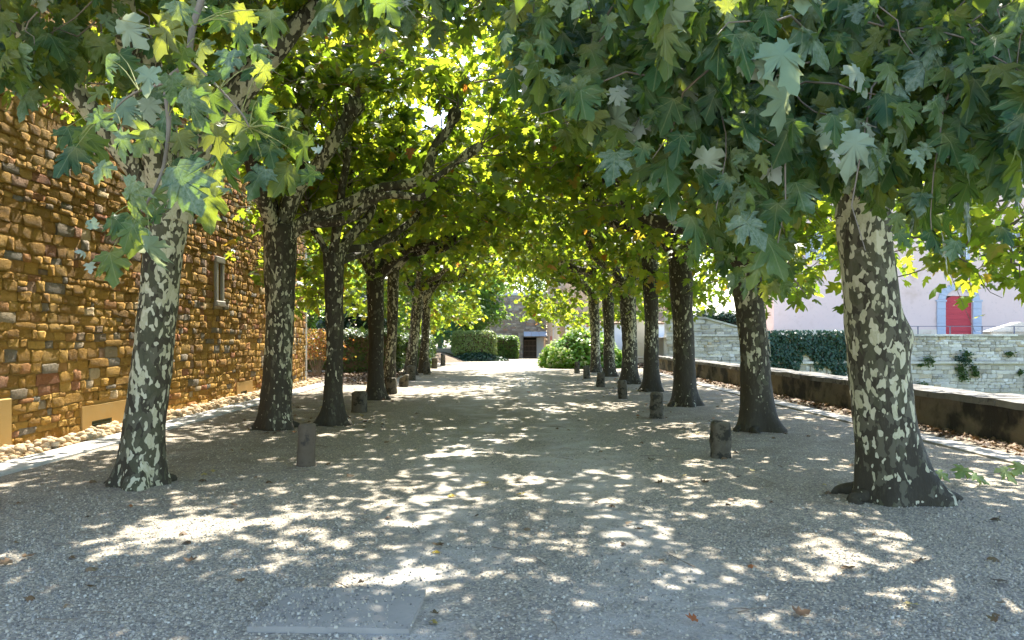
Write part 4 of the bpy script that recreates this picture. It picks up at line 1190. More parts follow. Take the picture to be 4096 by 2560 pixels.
        pb = np.column_stack([np.interp(tm, t, pa[:, k]) for k in range(3)])
        if keep.mean() > 0.4:
            thin = 0.5 if np.linalg.norm(kp - CAMP) < 9 else 1.0
            V, F = loft(pb - loc, np.linspace(0.014, 0.004, 6) * thin, 4, cap=False)
            o_ = len(SV); SV += [tuple(v) for v in V]; SF += [tuple(i + o_ for i in f) for f in F]
        q, off, tip, nrm, lz = q[keep], off[keep], tip[keep], nrm[keep], lz[keep]
        LP.append(q + off); LTp.append(tip); LN.append(nrm); LSz.append(lz)
    LP = np.vstack(LP); LTp = np.vstack(LTp); LN = np.vstack(LN); LSz = np.concatenate(LSz)
    dist = np.linalg.norm(LP - CAMP, axis=1)
    px, py = proj(LP)
    inv = (px > -60) & (px < 2480) & (py > -60) & (py < 1500)
    order = np.argsort(np.where(inv, dist, 1e6))
    part = np.zeros(len(LP), bool); part[order[:n_parts]] = True; part &= inv
    near = leaf_kind == 'hi'
    mat = M['leaf_near'] if near else M['leaf']
    X, Yv, Z = frames(LTp, LN)
    kk = leaf_kind if leaf_kind != 'lo' else 'lo'
    for i in np.nonzero(part)[0]:
        leaf_object('leaf', kk, int(r.integers(len(LT[kk]))), M['leaf_pale'] if near and r.random() < 0.09 else mat, LP[i], X[i], Yv[i], Z[i], LSz[i], e, loc)  # pale picks put a highlight into the leaf colour
    rest = ~part
    close = rest & (dist < 8.5) & inv & near
    if close.any():
        tag(leaf_batch('leaf_mass', 'hi', LP[close], LTp[close], LN[close], LSz[close], mat, e, loc), kind='stuff')
        rest &= ~close
    tag(leaf_batch('crown', 'mid' if leaf_kind != 'lo' else 'lo', LP[rest], LTp[rest], LN[rest], LSz[rest], M['leaf'], e, loc), kind='stuff')
    tag(link('shoots', mk_mesh('shoots', SV, SF, True), M['twig'], e), kind='stuff')
    return e, tr, path, rad

def W(*a): return [P(x, y, Y) for x, y, Y in a]

def auto_limbs(fork, side, r, n=5, reach=2.4, r0=0.13, up=1.0):
    """pollard limbs fanning out of the fork, most of them over the path"""
    out = []
    fx, fy, fz = fork
    inward = math.pi if side > 0 else 0.0
    angs = [inward + r.normal(0, 0.25), inward + 0.75 + r.normal(0, 0.2), inward - 0.75 + r.normal(0, 0.2), inward + math.pi + r.normal(0, 0.4), inward + 1.7 + r.normal(0, 0.3), inward - 1.7 + r.normal(0, 0.3)][:n]
    for i, a in enumerate(angs):
        R = reach * (r.uniform(0.9, 1.25) if i < 3 else r.uniform(0.6, 0.85))
        if i == 3 and side < 0: R = min(R, 1.5)
        d = np.array([math.cos(a), math.sin(a)])
        rise = up * r.uniform(1.2, 2.0)
        p0 = np.array([fx, fy, fz - 0.25])
        p1 = np.array([fx + d[0] * R * 0.28, fy + d[1] * R * 0.28, fz + rise * 0.28])
        p2 = np.array([fx + d[0] * R * 0.62, fy + d[1] * R * 0.62, fz + rise * 0.45])
        p3 = np.array([fx + d[0] * R * 0.85, fy + d[1] * R * 0.85, fz + rise * 0.85])
        p4 = np.array([fx + d[0] * R, fy + d[1] * R, fz + rise * 1.25])
        out.append(([p0, p1, p2, p3, p4], r0, r0 * 0.55))
    return out

def trunk_pts(a, b, depth):      # base and top sight lines at that depth
    A = P(*a, depth); B = P(*b, depth); A[2] = -0.06
    mid = (A + B) / 2 + np.array([0.03, 0.0, 0])
    return [A, A * 0.72 + B * 0.28 + np.array([0.01, 0, 0]), mid, B]

rT = np.random.default_rng(4)
DENS = 1.0
# --- left row
Yl = 9.0
lim = [(W((398, 520, Yl), (385, 300, 8.9), (350, 150, 8.8), (318, 0, 8.6), (300, -170, 8.4)), 0.17, 0.10),
       (W((405, 510, Yl), (480, 350, 9.0), (555, 220, 9.0), (590, 90, 9.0), (602, -60, 9.0)), 0.17, 0.10),
       (W((540, 265, 9.0), (640, 130, 8.9), (760, 20, 8.8), (860, -90, 8.7)), 0.14, 0.09),
       ([P(398, 500, Yl), np.array([-3.7, 7.8, 4.6]), np.array([-3.0, 6.2, 5.2]), np.array([-2.2, 4.9, 4.9])], 0.13, 0.06),
       ([P(398, 500, Yl), np.array([-4.6, 8.2, 4.4]), np.array([-5.0, 7.0, 5.0]), np.array([-5.1, 5.9, 5.4])], 0.12, 0.06),
       ([P(398, 490, Yl), np.array([-4.4, 10.2, 4.6]), np.array([-4.7, 11.4, 5.6])], 0.13, 0.07)]
ex = []
for _ in range(26):    # dark sprays at upper left, hanging before the wall
    s = P(rng.uniform(-150, 330), rng.uniform(-260, 60), rng.uniform(5.2, 7.0)); ex.append((s, np.array([rng.normal(0, 0.5), rng.normal(-0.2, 0.4), rng.uniform(-0.7, 0.1)]), rng.uniform(0.6, 1.1), 0.25, 1.1))
for _ in range(20):    # across the top between the rows
    s = P(rng.uniform(450, 1150), rng.uniform(-260, -40), rng.uniform(5.0, 7.5)); ex.append((s, np.array([rng.normal(0, 0.5), rng.normal(-0.2, 0.4), rng.uniform(-0.7, 0.2)]), rng.uniform(0.6, 1.0), 0.25, 1.1))
eL1, trL1, _, _ = plane_tree('leaning pale-patched plane tree with a leafy spray before its trunk, by the stone wall', (P(330, 1140, Yl)[0], Yl),
    [np.array([P(330, 1140, Yl)[0], Yl, -0.06]), P(342, 1000, Yl), P(362, 830, Yl), P(384, 620, Yl), P(398, 490, Yl)], [0.25, 0.225, 0.21, 0.205, 0.235],
    lim, 'hi', int(150 * DENS), 130, 0.68, -1, extra_shoots=ex, bound=bound_left, flare=0.75, seed=1, lsz=0.175, fill=(-5.6, 1.8, 6.0, 13.0, 5.2, 7.6, 170))
LIM2 = [(W((670, 560, 14.4), (725, 520, 14.4), (800, 490, 14.5), (905, 445, 14.6), (985, 430, 14.6), (1020, 365, 14.6), (1055, 305, 14.6), (1090, 255, 14.6)), 0.12, 0.075),
        (W((680, 560, 14.4), (735, 530, 14.3), (820, 520, 14.1), (900, 465, 14.0), (1000, 465, 14.0), (1045, 410, 14.0), (1140, 345, 14.0)), 0.09, 0.05),
        (W((655, 560, 14.4), (700, 450, 14.4), (745, 400, 14.3), (790, 330, 14.2), (840, 240, 14.2)), 0.17, 0.11),
        (W((650, 560, 14.4), (640, 450, 14.4), (665, 330, 14.3), (690, 240, 14.3)), 0.15, 0.09),
        (W((660, 560, 14.4), (710, 400, 14.9), (725, 300, 15.2), (735, 215, 15.4)), 0.14, 0.09),
        ([P(655, 560, 14.4), np.array([-4.2, 13.2, 4.6]), np.array([-4.0, 12.3, 5.8])], 0.14, 0.08)]
plane_tree('thick mottled plane tree with a flat shouldered fork and long limbs over the path', (P(655, 1010, 14.4)[0], 14.4),
    trunk_pts((652, 1010), (663, 535), 14.4), [0.30, 0.26, 0.245, 0.30], LIM2, 'mid', int(150 * DENS), 150, 0.33, -1, flare=0.45, seed=2, zmin=3.6, fill=(-5.8, 2.6, 11.0, 17.5, 6.0, 8.2, 150))
LIM3 = [(W((790, 620, 15.1), (800, 590, 15.2), (880, 580, 15.6), (980, 520, 16.2), (1010, 460, 16.6), (1080, 420, 17.0)), 0.09, 0.05),
        (W((785, 620, 15.1), (752, 560, 15.1), (735, 535, 15.1), (725, 470, 15.0)), 0.07, 0.04),
        (W((790, 620, 15.1), (830, 560, 15.3), (875, 500, 15.6), (915, 420, 15.8), (950, 330, 16.0)), 0.11, 0.06),
        (W((790, 620, 15.1), (850, 600, 16.2), (930, 560, 17.4), (1030, 520, 18.6)), 0.09, 0.05),
        (W((785, 620, 15.1), (800, 520, 15.0), (815, 430, 14.9), (820, 340, 14.9)), 0.10, 0.06)]
plane_tree('slender dark plane tree with splayed root flare, next to the thick shouldered one', (P(788, 1000, 15.1)[0], 15.1),
    trunk_pts((788, 1000), (788, 600), 15.1), [0.21, 0.165, 0.155, 0.19], LIM3, 'mid', int(110 * DENS), 150, 0.20, -1, flare=1.0, seed=3, zmin=3.4, fill=(-5.0, 2.4, 14.0, 22.5, 5.8, 8.6, 160))
LEFT = [((888, 942), (886, 640), 21.1, [0.25, 0.20, 0.195, 0.23], 0.20, 'mid', 'dark spotted plane tree behind a squat stone post, pale strip down its side', 5),
        ((920, 925), (930, 620), 23.9, [0.20, 0.16, 0.15, 0.18], 0.26, 'mid', 'thinner plane tree leaning over the path behind the spotted one', 6),
        ((968, 886), (988, 690), 34.5, [0.28, 0.23, 0.21, 0.25], 0.36, 'lo', 'plane tree with yellowish patches near the end of the hedge', 7),
        ((1000, 880), (1008, 690), 36.6, [0.24, 0.20, 0.185, 0.22], 0.42, 'lo', 'pale-flaked plane tree at the end of the hedge, facing the court', 8)]
for (a, b, d_, rd, bk, lk, lab, sd) in LEFT:
    fk = P(*b, d_)
    plane_tree(lab, (P(*a, d_)[0], d_), trunk_pts(a, b, d_), rd, auto_limbs(fk, -1, rT, 6, 2.6, rd[0] * 0.45), lk, int((150 if lk == 'mid' else 120) * DENS), 60 if lk == 'mid' else 0, bk, -1, seed=sd, zmin=3.1 if sd < 7 else 2.6, droopers=16 if sd < 7 else 22, flare=0.6, fill=(-6.0, 1.2, d_ - 3, d_ + 3.2, 4.5, 8.2, 82))

# --- right row
Yr = 8.16
limR = [(W((2030, 500, Yr), (1985, 320, 8.1), (1920, 140, 8.0), (1850, -60, 7.9)), 0.17, 0.10),
        (W((2045, 500, Yr), (2110, 300, 8.2), (2190, 120, 8.3), (2260, -60, 8.3)), 0.17, 0.10),
        ([P(2035, 480, Yr), np.array([3.3, 7.1, 4.0]), np.array([2.7, 6.2, 4.5]), np.array([2.0, 5.6, 4.8])], 0.14, 0.07),
        ([P(2035, 480, Yr), np.array([4.2, 6.9, 4.1]), np.array([4.0, 5.6, 4.4]), np.array([3.8, 4.9, 4.6])], 0.13, 0.07),
        ([P(2035, 480, Yr), np.array([2.7, 8.5, 4.3]), np.array([1.6, 8.7, 4.9]), np.array([0.6, 8.6, 5.5])], 0.14, 0.07),
        ([P(2035, 480, Yr), np.array([4.2, 9.4, 4.2]), np.array([4.6, 10.6, 5.2])], 0.13, 0.07),
        ([P(2035, 480, Yr), np.array([4.9, 8.6, 3.9]), np.array([5.9, 9.0, 4.2]), np.array([6.6, 9.2, 4.5])], 0.12, 0.06)]
ex = []
r9 = np.random.default_rng(99)
for _ in range(165):      # the big foreground fringe at upper right
    xd = r9.uniform(1200, 2500); s = P(xd, r9.uniform(-250, 260) - (0 if xd > 1500 else 140), r9.uniform(3.7, 6.2))
    ex.append((s, np.array([r9.normal(-0.15, 0.5), r9.normal(-0.35, 0.35), r9.uniform(-0.9, 0.0)]), r9.uniform(0.6, 1.15), 0.25, 1.15))
for _ in range(12):      # low drooping spray left of the trunk
    s = P(r9.uniform(1640, 1860), r9.uniform(380, 560), r9.uniform(5.2, 6.5)); ex.append((s, np.array([r9.normal(-0.1, 0.3), r9.normal(0, 0.3), -0.7]), r9.uniform(0.5, 0.9), 0.2, 1.0))
for _ in range(34):      # darker leaves at the right edge behind the trunk
    s = P(r9.uniform(2100, 2500), r9.uniform(330, 620), r9.uniform(8.2, 10.0)); ex.append((s, np.array([r9.normal(0.1, 0.5), r9.normal(0, 0.4), r9.uniform(-0.6, 0.1)]), r9.uniform(0.6, 1.0), 0.3, 1.0))
eR1, trR1, pR1, rR1 = plane_tree('massive plane tree with cream upper bark and a flaring root foot, by the parapet', (P(2118, 1170, Yr)[0], Yr),
    [np.array([P(2118, 1170, Yr)[0], Yr, -0.06]), P(2090, 1000, Yr), P(2068, 800, Yr), P(2046, 600, Yr), P(2034, 440, Yr)], [0.37, 0.31, 0.275, 0.26, 0.255],
    limR, 'hi', int(150 * DENS), 300, 0.55, 1, extra_shoots=ex, bound=bound_right, flare=0.45, seed=11, knob=(1.62, -0.25, 0.30), zmin=2.0, lsz=0.165, fill=(-1.8, 6.5, 5.2, 13.0, 4.9, 7.6, 190))
RIGHT = [((1795, 1012), (1757, 600), 14.2, [0.33, 0.265, 0.25, 0.27], 0.14, 'mid', 'dark plane tree with smooth grey side and carved letters, roots spreading on gravel', 12),
         ((1620, 956), (1603, 580), 19.2, [0.30, 0.255, 0.245, 0.28], 0.20, 'mid', 'plane tree with speckled cream patches and swollen foot opposite the parapet', 13),
         ((1540, 922), (1534, 585), 24.4, [0.27, 0.22, 0.21, 0.25], 0.20, 'mid', 'straight plane tree with a pale lit flank before the gate pier', 14),
         ((1489, 905), (1481, 670), 28.2, [0.31, 0.27, 0.26, 0.31], 0.30, 'mid', 'stout plane tree with candelabra limbs right before the hydrangea', 15),
         ((1440, 888), (1435, 680), 33.4, [0.26, 0.225, 0.22, 0.25], 0.28, 'lo', 'plane tree standing against the hydrangea, grey on its moat side', 16),
         ((1408, 878), (1402, 690), 37.4, [0.25, 0.22, 0.22, 0.26], 0.46, 'lo', 'palest flaking plane tree at the hydrangea, last towards the court', 17)]
carve_info = None
for (a, b, d_, rd, bk, lk, lab, sd) in RIGHT:
    fk = P(*b, d_)
    res = plane_tree(lab, (P(*a, d_)[0], d_), trunk_pts(a, b, d_), rd, auto_limbs(fk, 1, rT, 6, 2.7, rd[0] * 0.45), lk, int((150 if lk == 'mid' else 120) * DENS), (120 if sd < 14 else 60) if lk == 'mid' else 0, bk, 1, seed=sd, zmin=3.0 if sd < 16 else 2.5, droopers=34 if sd < 16 else 26, flare=0.6, fill=(-1.2, 6.5, d_ - 3, d_ + 3.2, 4.4, 7.0, 68), low_n=26)
    if sd == 12: carve_info = res

# drooping spray of the leaning tree, right in the view
spray = empty('hanging_branch', (0, 0, 0), eL1)
spray.location = (0, 0, 0)
loc1 = np.array(eL1.location)
def twig_mesh(pts, r0, r1, nm='twig', mat=None):
    V, F = loft(catmull([np.asarray(p) - loc1 for p in pts], max(6, len(pts) * 4)), np.linspace(r0, r1, max(6, len(pts) * 4)), 6)
    return link(nm, mk_mesh(nm, V, F, True), mat or M['twig'], spray)
twig_mesh([np.array([-2.2, 4.9, 4.9]), P(480, -120, 4.2), P(455, 70, 4.0), P(440, 150, 3.95), P(395, 195, 3.9), P(400, 290, 3.85), P(392, 370, 3.85), P(375, 430, 3.8), P(336, 500, 3.8)], 0.022, 0.006)
twig_mesh([P(442, 140, 3.95), P(475, 165, 3.9), P(525, 215, 3.9), P(570, 265, 3.85), P(590, 300, 3.85)], 0.008, 0.004)
twig_mesh([P(395, 195, 3.9), P(330, 215, 3.9), P(290, 240, 3.9), P(255, 280, 3.9)], 0.007, 0.003)
TW = [(398, 280), (392, 360), (375, 425), (345, 490), (440, 110), (520, 210), (570, 265), (590, 300), (330, 215), (270, 265), (460, 60)]
SPR = [(498,40,80),(565,52,60),(560,95,68),(312,82,74),(383,92,86),(426,140,50),(414,212,58),(472,218,74),(445,255,78),(508,258,78),(590,165,50),(625,178,46),
       (297,265,68),(246,290,54),(172,325,62),(152,372,70),(234,345,80),(190,358,56),(340,338,72),(234,402,50),(281,342,58),(430,342,62),(453,390,58),(520,322,76),
       (520,368,70),(582,352,80),(523,404,66),(641,364,62),(621,268,58),(648,322,66),(680,288,52),(711,362,78),(602,420,66),(672,415,78),(722,418,56),(297,470,84),
       (363,472,64),(434,442,110),(488,484,88),(406,412,60),(371,512,58),(312,540,80),(285,524,56),(508,432,50),(345,600,78),(268,632,72),(300,560,60),(330,560,64),
       (250,165,55),(225,225,50),(300,150,56),(420,30,64),(350,190,58),(610,118,52),(540,150,60),(470,120,56),(640,60,66),(380,300,60),(455,320,62),(560,300,62),(600,315,60),(500,180,50),(690,340,50)]
r5 = np.random.default_rng(55)
PV = []; PF = []
for i, (x_, y_, sz) in enumerate(SPR):
    Yd = 3.8 + r5.uniform(-0.25, 0.45)
    s = sz * Yd / 1880 * 1.12
    c = P(x_, y_, Yd)
    a = r5.normal(0, 0.5)
    tip = np.array([math.sin(a), r5.normal(-0.25, 0.3), -math.cos(a)]); tip /= np.linalg.norm(tip)
    nrm = np.array([r5.normal(0, 0.35), -1.0, r5.uniform(0.1, 1.0)])
    pos = c - tip * s * 0.5
    X, Yv, Z = frames(tip[None], nrm[None])
    leaf_object('leaf', 'hi', i % 9, M['leaf_near'] if r5.random() > 0.05 else M['leaf_pale'], pos, X[0], Yv[0], Z[0], s, spray, loc1)
    t0 = min(TW, key=lambda q: (q[0] - x_) ** 2 + (q[1] - y_) ** 2)
    T0 = P(t0[0], t0[1], 3.87)
    midp = (T0 + pos) / 2 + np.array([0, 0, 0.03])
    V, F = loft(catmull([T0 - loc1, midp - loc1, pos - loc1], 6), np.linspace(0.003, 0.0016, 6), 4, cap=False)
    o_ = len(PV); PV += [tuple(v) for v in V]; PF += [tuple(q + o_ for q in f) for f in F]
tag(link('petioles', mk_mesh('petioles', PV, PF, True), M['petiole'], spray), kind='stuff')
# shrivelled whitish leaves in both fringes
CR = [(210, 520, 26), (222, 540, 28), (205, 595, 24), (212, 622, 26), (548, 445, 20), (520, 440, 16), (535, 452, 16), (760, 355, 26)]
for i, (x_, y_, sz) in enumerate(CR):
    s = sz * 3.8 / 1880 * 1.2; c = P(x_, y_, 3.8)
    X, Yv, Z = frames(r5.normal(0, 1, (1, 3)), np.array([[0.1, -1, 0.5]]))
    leaf_object('shrivelled_leaf', 'dry', 3 - i % 2 * 2, M['leaf_pale'], c, X[0], Yv[0], Z[0], s, spray, loc1)
locR = np.array(eR1.location)
for i in range(34):
    x_ = r5.uniform(1430, 2400); y_ = r5.uniform(0, min(bound_right(x_), 560)); Yd = r5.uniform(4.0, 4.7)
    if r5.random() < 0.5: x_, y_ = r5.uniform(1650, 2250), r5.uniform(0, 160)
    s = r5.uniform(16, 34) * Yd / 1880 * 1.2
    X, Yv, Z = frames(r5.normal(0, 1, (1, 3)), np.array([[0.1, -1, 0.5]]))
    leaf_object('shrivelled_leaf', 'dry', int(r5.integers(4)), M['leaf_pale'], P(x_, y_, Yd), X[0], Yv[0], Z[0], s, eR1, locR)
for pts in ([(1690, 60, 5.2), (1640, 180, 5.0), (1635, 250, 4.9), (1645, 330, 4.9), (1650, 380, 4.9)], [(1720, 70, 5.2), (1685, 200, 5.0), (1720, 260, 5.0), (1780, 290, 5.0)], [(2200, 60, 4.6), (2120, 110, 4.5), (2080, 140, 4.5), (2040, 160, 4.5)], [(1820, 470, 6.0), (1835, 540, 6.0), (1850, 620, 6.0), (1900, 690, 6.0)], [(1400, 0, 5.6), (1430, 60, 5.5), (1490, 110, 5.5), (1540, 150, 5.5)]):
    V, F = loft(catmull([P(*q) - locR for q in pts], 16), np.linspace(0.014, 0.004, 16), 6)
    link('twig', mk_mesh('twig', V, F, True), M['twig'], eR1)

# letters cut into the bark of the dark tree
e_, t_, pth, rd_ = carve_info
def carve(strokes, z_mid, ang):
    V = []; F = []
    for st in strokes:
        pts = []
        for (u, w) in st:
            zz = z_mid + w
            i = np.argmin(np.abs(pth[:, 2] - zz)); c = pth[i]; R_ = rd_[i] * 1.0
            th = ang + u / R_
            pts.append(np.array([c[0] + (R_ + 0.018) * math.cos(th), c[1] + (R_ + 0.018) * math.sin(th), zz]))
        if len(pts) == 2: pts.insert(1, (pts[0] + pts[1]) / 2)
        v, f = loft(np.array(pts), np.full(len(pts), 0.007), 5)
        o_ = len(V); V += [tuple(q) for q in v]; F += [tuple(q + o_ for q in g) for g in f]
    return link('carving', mk_mesh('carving', V, F, True), M['carve'], e_)
circ = lambda cx, cy, r_, a0=0, a1=6.283, n=12: [(cx + r_ * math.cos(a), cy + r_ * math.sin(a)) for a in np.linspace(a0, a1, n)]
carve([[(-0.09, 0.10), (-0.09, 0.26)], [(-0.09, 0.26), (-0.05, 0.26), (-0.04, 0.22), (-0.07, 0.19), (-0.09, 0.185)],
       [(0.0, 0.09), (0.0, 0.25)], [(0.0, 0.15), (0.04, 0.16)],
       circ(0.035, 0.035, 0.025), circ(0.035, -0.015, 0.028), [(0.035, -0.04), (0.035, -0.11), (0.037, -0.17)],
       circ(0.035, -0.15, 0.085, math.pi, 2 * math.pi)], 1.54, -0.62)

# ------------------------------------------------------------------ stone posts
def bollard(x, y, w, d, h, mat, label, seed, roundness=5, lean=0.0, cut=0.0):
    e_name = 'stone_post'
    segs = 16; rowsz = [-0.08, 0.0, 0.15, 0.4, 0.7, 0.88, 0.955, 0.99]; V = []; F = []
    sc_ = [1.06, 1.05, 1.02, 1.0, 0.98, 0.965, 0.91, 0.76]
    for i, (zz, s) in enumerate(zip(rowsz, sc_)):
        for j in range(segs):
            a = 2 * math.pi * (j + 0.5) / segs
            cx, sx = math.cos(a), math.sin(a)
            q = (abs(cx) ** roundness + abs(sx) ** roundness) ** (-1 / roundness)
            p = Vector((cx * q * w / 2 * s, sx * q * d / 2 * s, zz * h))
            p += Vector((nz(p * 8 + Vector((seed, 0, 0))), nz(p * 8 + Vector((0, seed, 3))), 0.7 * nz(p * 8 + Vector((5, 0, seed))))) * 0.026
            p.x += lean * max(p.z, 0); p.z -= cut * max(0, -p.x / w + 0.2) * max(0, zz) * h
            V.append(tuple(p))
    for i in range(len(rowsz) - 1):
        for j in range(segs):
            a = i*segs+j; b = i*segs+(j+1) % segs; F.append((a, b, b+segs, a+segs))
    V.append((lean * h, 0, h * (1 - cut * 0.2))); k = len(V) - 1
    for j in range(segs): F.append(((len(rowsz)-1)*segs+j, (len(rowsz)-1)*segs+(j+1) % segs, k))
    o = link(e_name, mk_mesh(e_name, V, F, True), mat, None, (x, y, 0))
    o.rotation_euler = (0, 0, random.uniform(-0.12, 0.12))
    return tag(o, label, 'post', 'stone posts lining the path')
BR = [(1703, 1077, 11.0, 'dark stone post standing beside the tree with carved letters'), (1551, 985, 16.3, 'dark stone post with pale worn corner before the speckled plane tree'), (1471, 940, 21.4, 'dark square stone post before the pale-flanked plane tree'),
      (1419, 912, 26.5, 'dark stone post before the stout candelabra plane tree'), (1387, 893, 31.7, 'near-black stone post between path and hydrangea-side plane trees'), (1363, 880, 36.5, 'blackened stone post standing before the hydrangea'), (1342, 868, 42.5, 'pale sunlit stone post at the hydrangea')]
for i, (x_, y_, d_, lab) in enumerate(BR):
    c = P(x_, y_, d_)
    bollard(c[0], c[1], 0.255 + 0.02 * math.sin(i * 2.3), 0.25, 0.49 + 0.03 * math.sin(i * 1.7) + (0.10 if i == 6 else 0), M['bollard_sunlit'] if i == 6 else M['bollard'], lab, i * 3.1, 6, lean=0.05 * math.sin(i * 2.9))
BL = [(724, 1097, 10.3, 0.53, 'grey weathered round-topped post standing alone before the thick mottled tree', M['wood'], 2.6, 0.23, 0),
      (850, 972, 17.5, 0.46, 'broad dark stone post at the foot of the spotted plane tree', M['bollard'], 5, 0.30, 0), (926, 928, 23.3, 0.46, 'squat dark stone post before the thinner leaning tree', M['bollard'], 5, 0.30, 0),
      (955, 912, 26.5, 0.40, 'broken stone post with slanting top', M['bollard'], 4, 0.30, 0.45), (972, 897, 30.4, 0.55, 'dark stone post before the yellowish-patched tree', M['bollard'], 5, 0.34, 0),
      (1010, 884, 34.9, 0.55, 'dark stone post at the last tree of the hedge side', M['bollard'], 4, 0.30, 0), (1027, 869, 42.0, 0.55, 'shorter dark stone post at the edge of the sunny court', M['bollard'], 5, 0.30, 0), (1047, 863, 45.6, 0.68, 'taller round-headed stone post at the edge of the sunny court', M['bollard'], 2.5, 0.28, 0)]
for i, (x_, y_, d_, h_, lab, mt, rn, w_, cut) in enumerate(BL):
    c = P(x_, y_, d_)
    bollard(c[0], c[1], w_, w_ * 0.95, h_, mt, lab, 40 + i * 2.7, rn, cut=cut, lean=0.05 * math.sin(i * 2.1 + 1))

# ------------------------------------------------------------------ slab, gravel, fallen leaves, twigs
slab = rough_box(-0.50, 0.42, -0.40, 0.30, -0.06, 0.022, 5, 0.012)
o = link('concrete_slab', slab, M['slab'], None, (-0.93, 4.86, 0.0)); o.rotation_euler = (0, 0, -0.03)
tag(o, 'worn pale concrete slab half buried in the gravel', 'slab')

def gravel(n, ylo, yhi, smin, smax, seed, segs):
    r = np.random.default_rng(seed)
    yy = ylo + (yhi - ylo) * r.random(n) ** 0.9
    xx = r.uniform(-1, 1, n) * (yy * 0.665) + 0.04 * yy
    # fewer on the worn tracks
    keep = np.ones(n, bool)
    for i in range(n):
        x, y = xx[i], yy[i]
        wob = 1.4 * nz((x * 0.35, y * 0.35, 4.0))
        tr = max(math.exp(-((x + 0.55 + wob) / 0.45) ** 2), math.exp(-((x - 0.95 + wob) / 0.45) ** 2))
        if r.random() < 0.72 * tr: keep[i] = False
        if -1.45 < x < -0.5 and 4.45 < y < 5.2 and r.random() < (0.0 if x < -1.05 else 0.1 if (y > 4.9 or y < 4.55 or x < -0.9) else 0.7): keep[i] = False
    keep &= (xx > -5.95) & (xx < 6.6)
    q_ = r.random(n)
    keep &= q_ < (np.clip((9.0 - yy) / 3.2, 0, 1) if segs > 4 else np.clip((yy - 5.6) / 2.2, 0, 1) * np.clip((19 - yy) / 6, 0, 1))
    xx, yy = xx[keep], yy[keep]; n = len(xx)
    s = smin * (smax / smin) ** (r.random(n) ** 2.0)
    a0 = r.uniform(0, 6.28, n); el = r.uniform(0.55, 1.0, n); h = s * r.uniform(0.25, 0.5, n)
    on = (xx > -1.43) & (xx < -0.51) & (yy > 4.46) & (yy < 5.16)
    z0 = np.array([ground_z(x, y) for x, y in zip(xx, yy)]) + np.where(on, 0.026 + 0.010, 0.0)
    rings = [(1.0, -0.35), (0.72, 0.75)] if segs > 4 else [(1.0, -0.2)]
    m_ = segs * len(rings) + 1
    V = np.zeros((n, m_, 3)); q = 0
    for (rad, zh) in rings:
        for j in range(segs):
            a = 2 * math.pi * j / segs + r.uniform(-0.25, 0.25, n)
            k = rad * s * 0.5 * r.uniform(0.8, 1.15, n)
            lx = np.cos(a) * k; ly = np.sin(a) * k * el
            V[:, q, 0] = xx + lx * np.cos(a0) - ly * np.sin(a0); V[:, q, 1] = yy + lx * np.sin(a0) + ly * np.cos(a0)
            V[:, q, 2] = z0 + h * zh + h * 0.3 * r.normal(0, 1, n) * (zh > 0); q += 1
    V[:, q, 0] = xx; V[:, q, 1] = yy; V[:, q, 2] = z0 + h * 1.0
    F = []
    for k in range(len(rings) - 1):
        for j in range(segs):
            a = k*segs+j; b = k*segs+(j+1) % segs; F += [(a, b, b+segs), (a, b+segs, a+segs)]
    k = (len(rings)-1)*segs
    for j in range(segs): F.append((k+j, k+(j+1) % segs, m_-1))
    F = np.array(F)
    FF = (F[None] + (np.arange(n) * m_)[:, None, None]).reshape(-1, 3)
    return V.reshape(-1, 3), FF
V, F = gravel(58000, 4.1, 9.0, 0.009, 0.031, 1, 5)
tag(link('gravel', mk_mesh('gravel', V, F, True), M['gravel']), 'loose rounded grey and beige gravel in the foreground', 'gravel', kind='stuff')
V, F = gravel(52000, 5.6, 19.0, 0.013, 0.042, 2, 4)
tag(link('gravel', mk_mesh('gravel', V, F, True), M['gravel']), 'loose gravel further along under the trees', 'gravel', kind='stuff')

r6 = np.random.default_rng(66)
TB = [tuple(o.location)[:2] for o in scene.objects if o.name.startswith('plane_tree')]
FL = [('leaf_brown', 'brown_leaf', 'curled brown dry leaf lying on the gravel', 'brown leaves fallen on the gravel', 280), ('leaf_yellow', 'yellow_leaf', 'pale yellow fallen leaf lying on the gravel', 'yellow leaves fallen on the gravel', 34), ('leaf_rust', 'rust_leaf', 'rust-red fallen leaf lying on the gravel', 'rust-red leaves fallen on the gravel', 26)]
for (mt, nm, lab, grp, n_) in FL:
    for i in range(n_):
        yy = 4.6 + 32 * r6.random() ** 1.5
        lim_ = min(yy * 0.62, 5.8)
        xx = r6.uniform(-lim_, lim_)
        if r6.random() < 0.35: xx = math.copysign(min(lim_, abs(r6.normal(3.6, 0.8))), xx)
        if r6.random() < 0.3:
            tb = TB[r6.integers(len(TB))]; aa = r6.uniform(0, 6.28); xx, yy = tb[0] + math.cos(aa) * r6.uniform(0.45, 1.1), tb[1] + math.sin(aa) * r6.uniform(0.45, 1.0)
        s = r6.uniform(0.05, 0.12)
        a = r6.uniform(0, 6.28)
        tip = np.array([math.cos(a), math.sin(a), r6.normal(0, 0.1)]); nrm = np.array([r6.normal(0, 0.25), r6.normal(0, 0.25), 1.0])
        X, Yv, Z = frames(tip[None], nrm[None])
        o = leaf_object('fallen_leaf', 'dry', int(r6.integers(4)), M[mt], (xx, yy, ground_z(xx, yy) + 0.026), X[0], Yv[0], Z[0], s)
        tag(o, lab, 'leaf', grp)
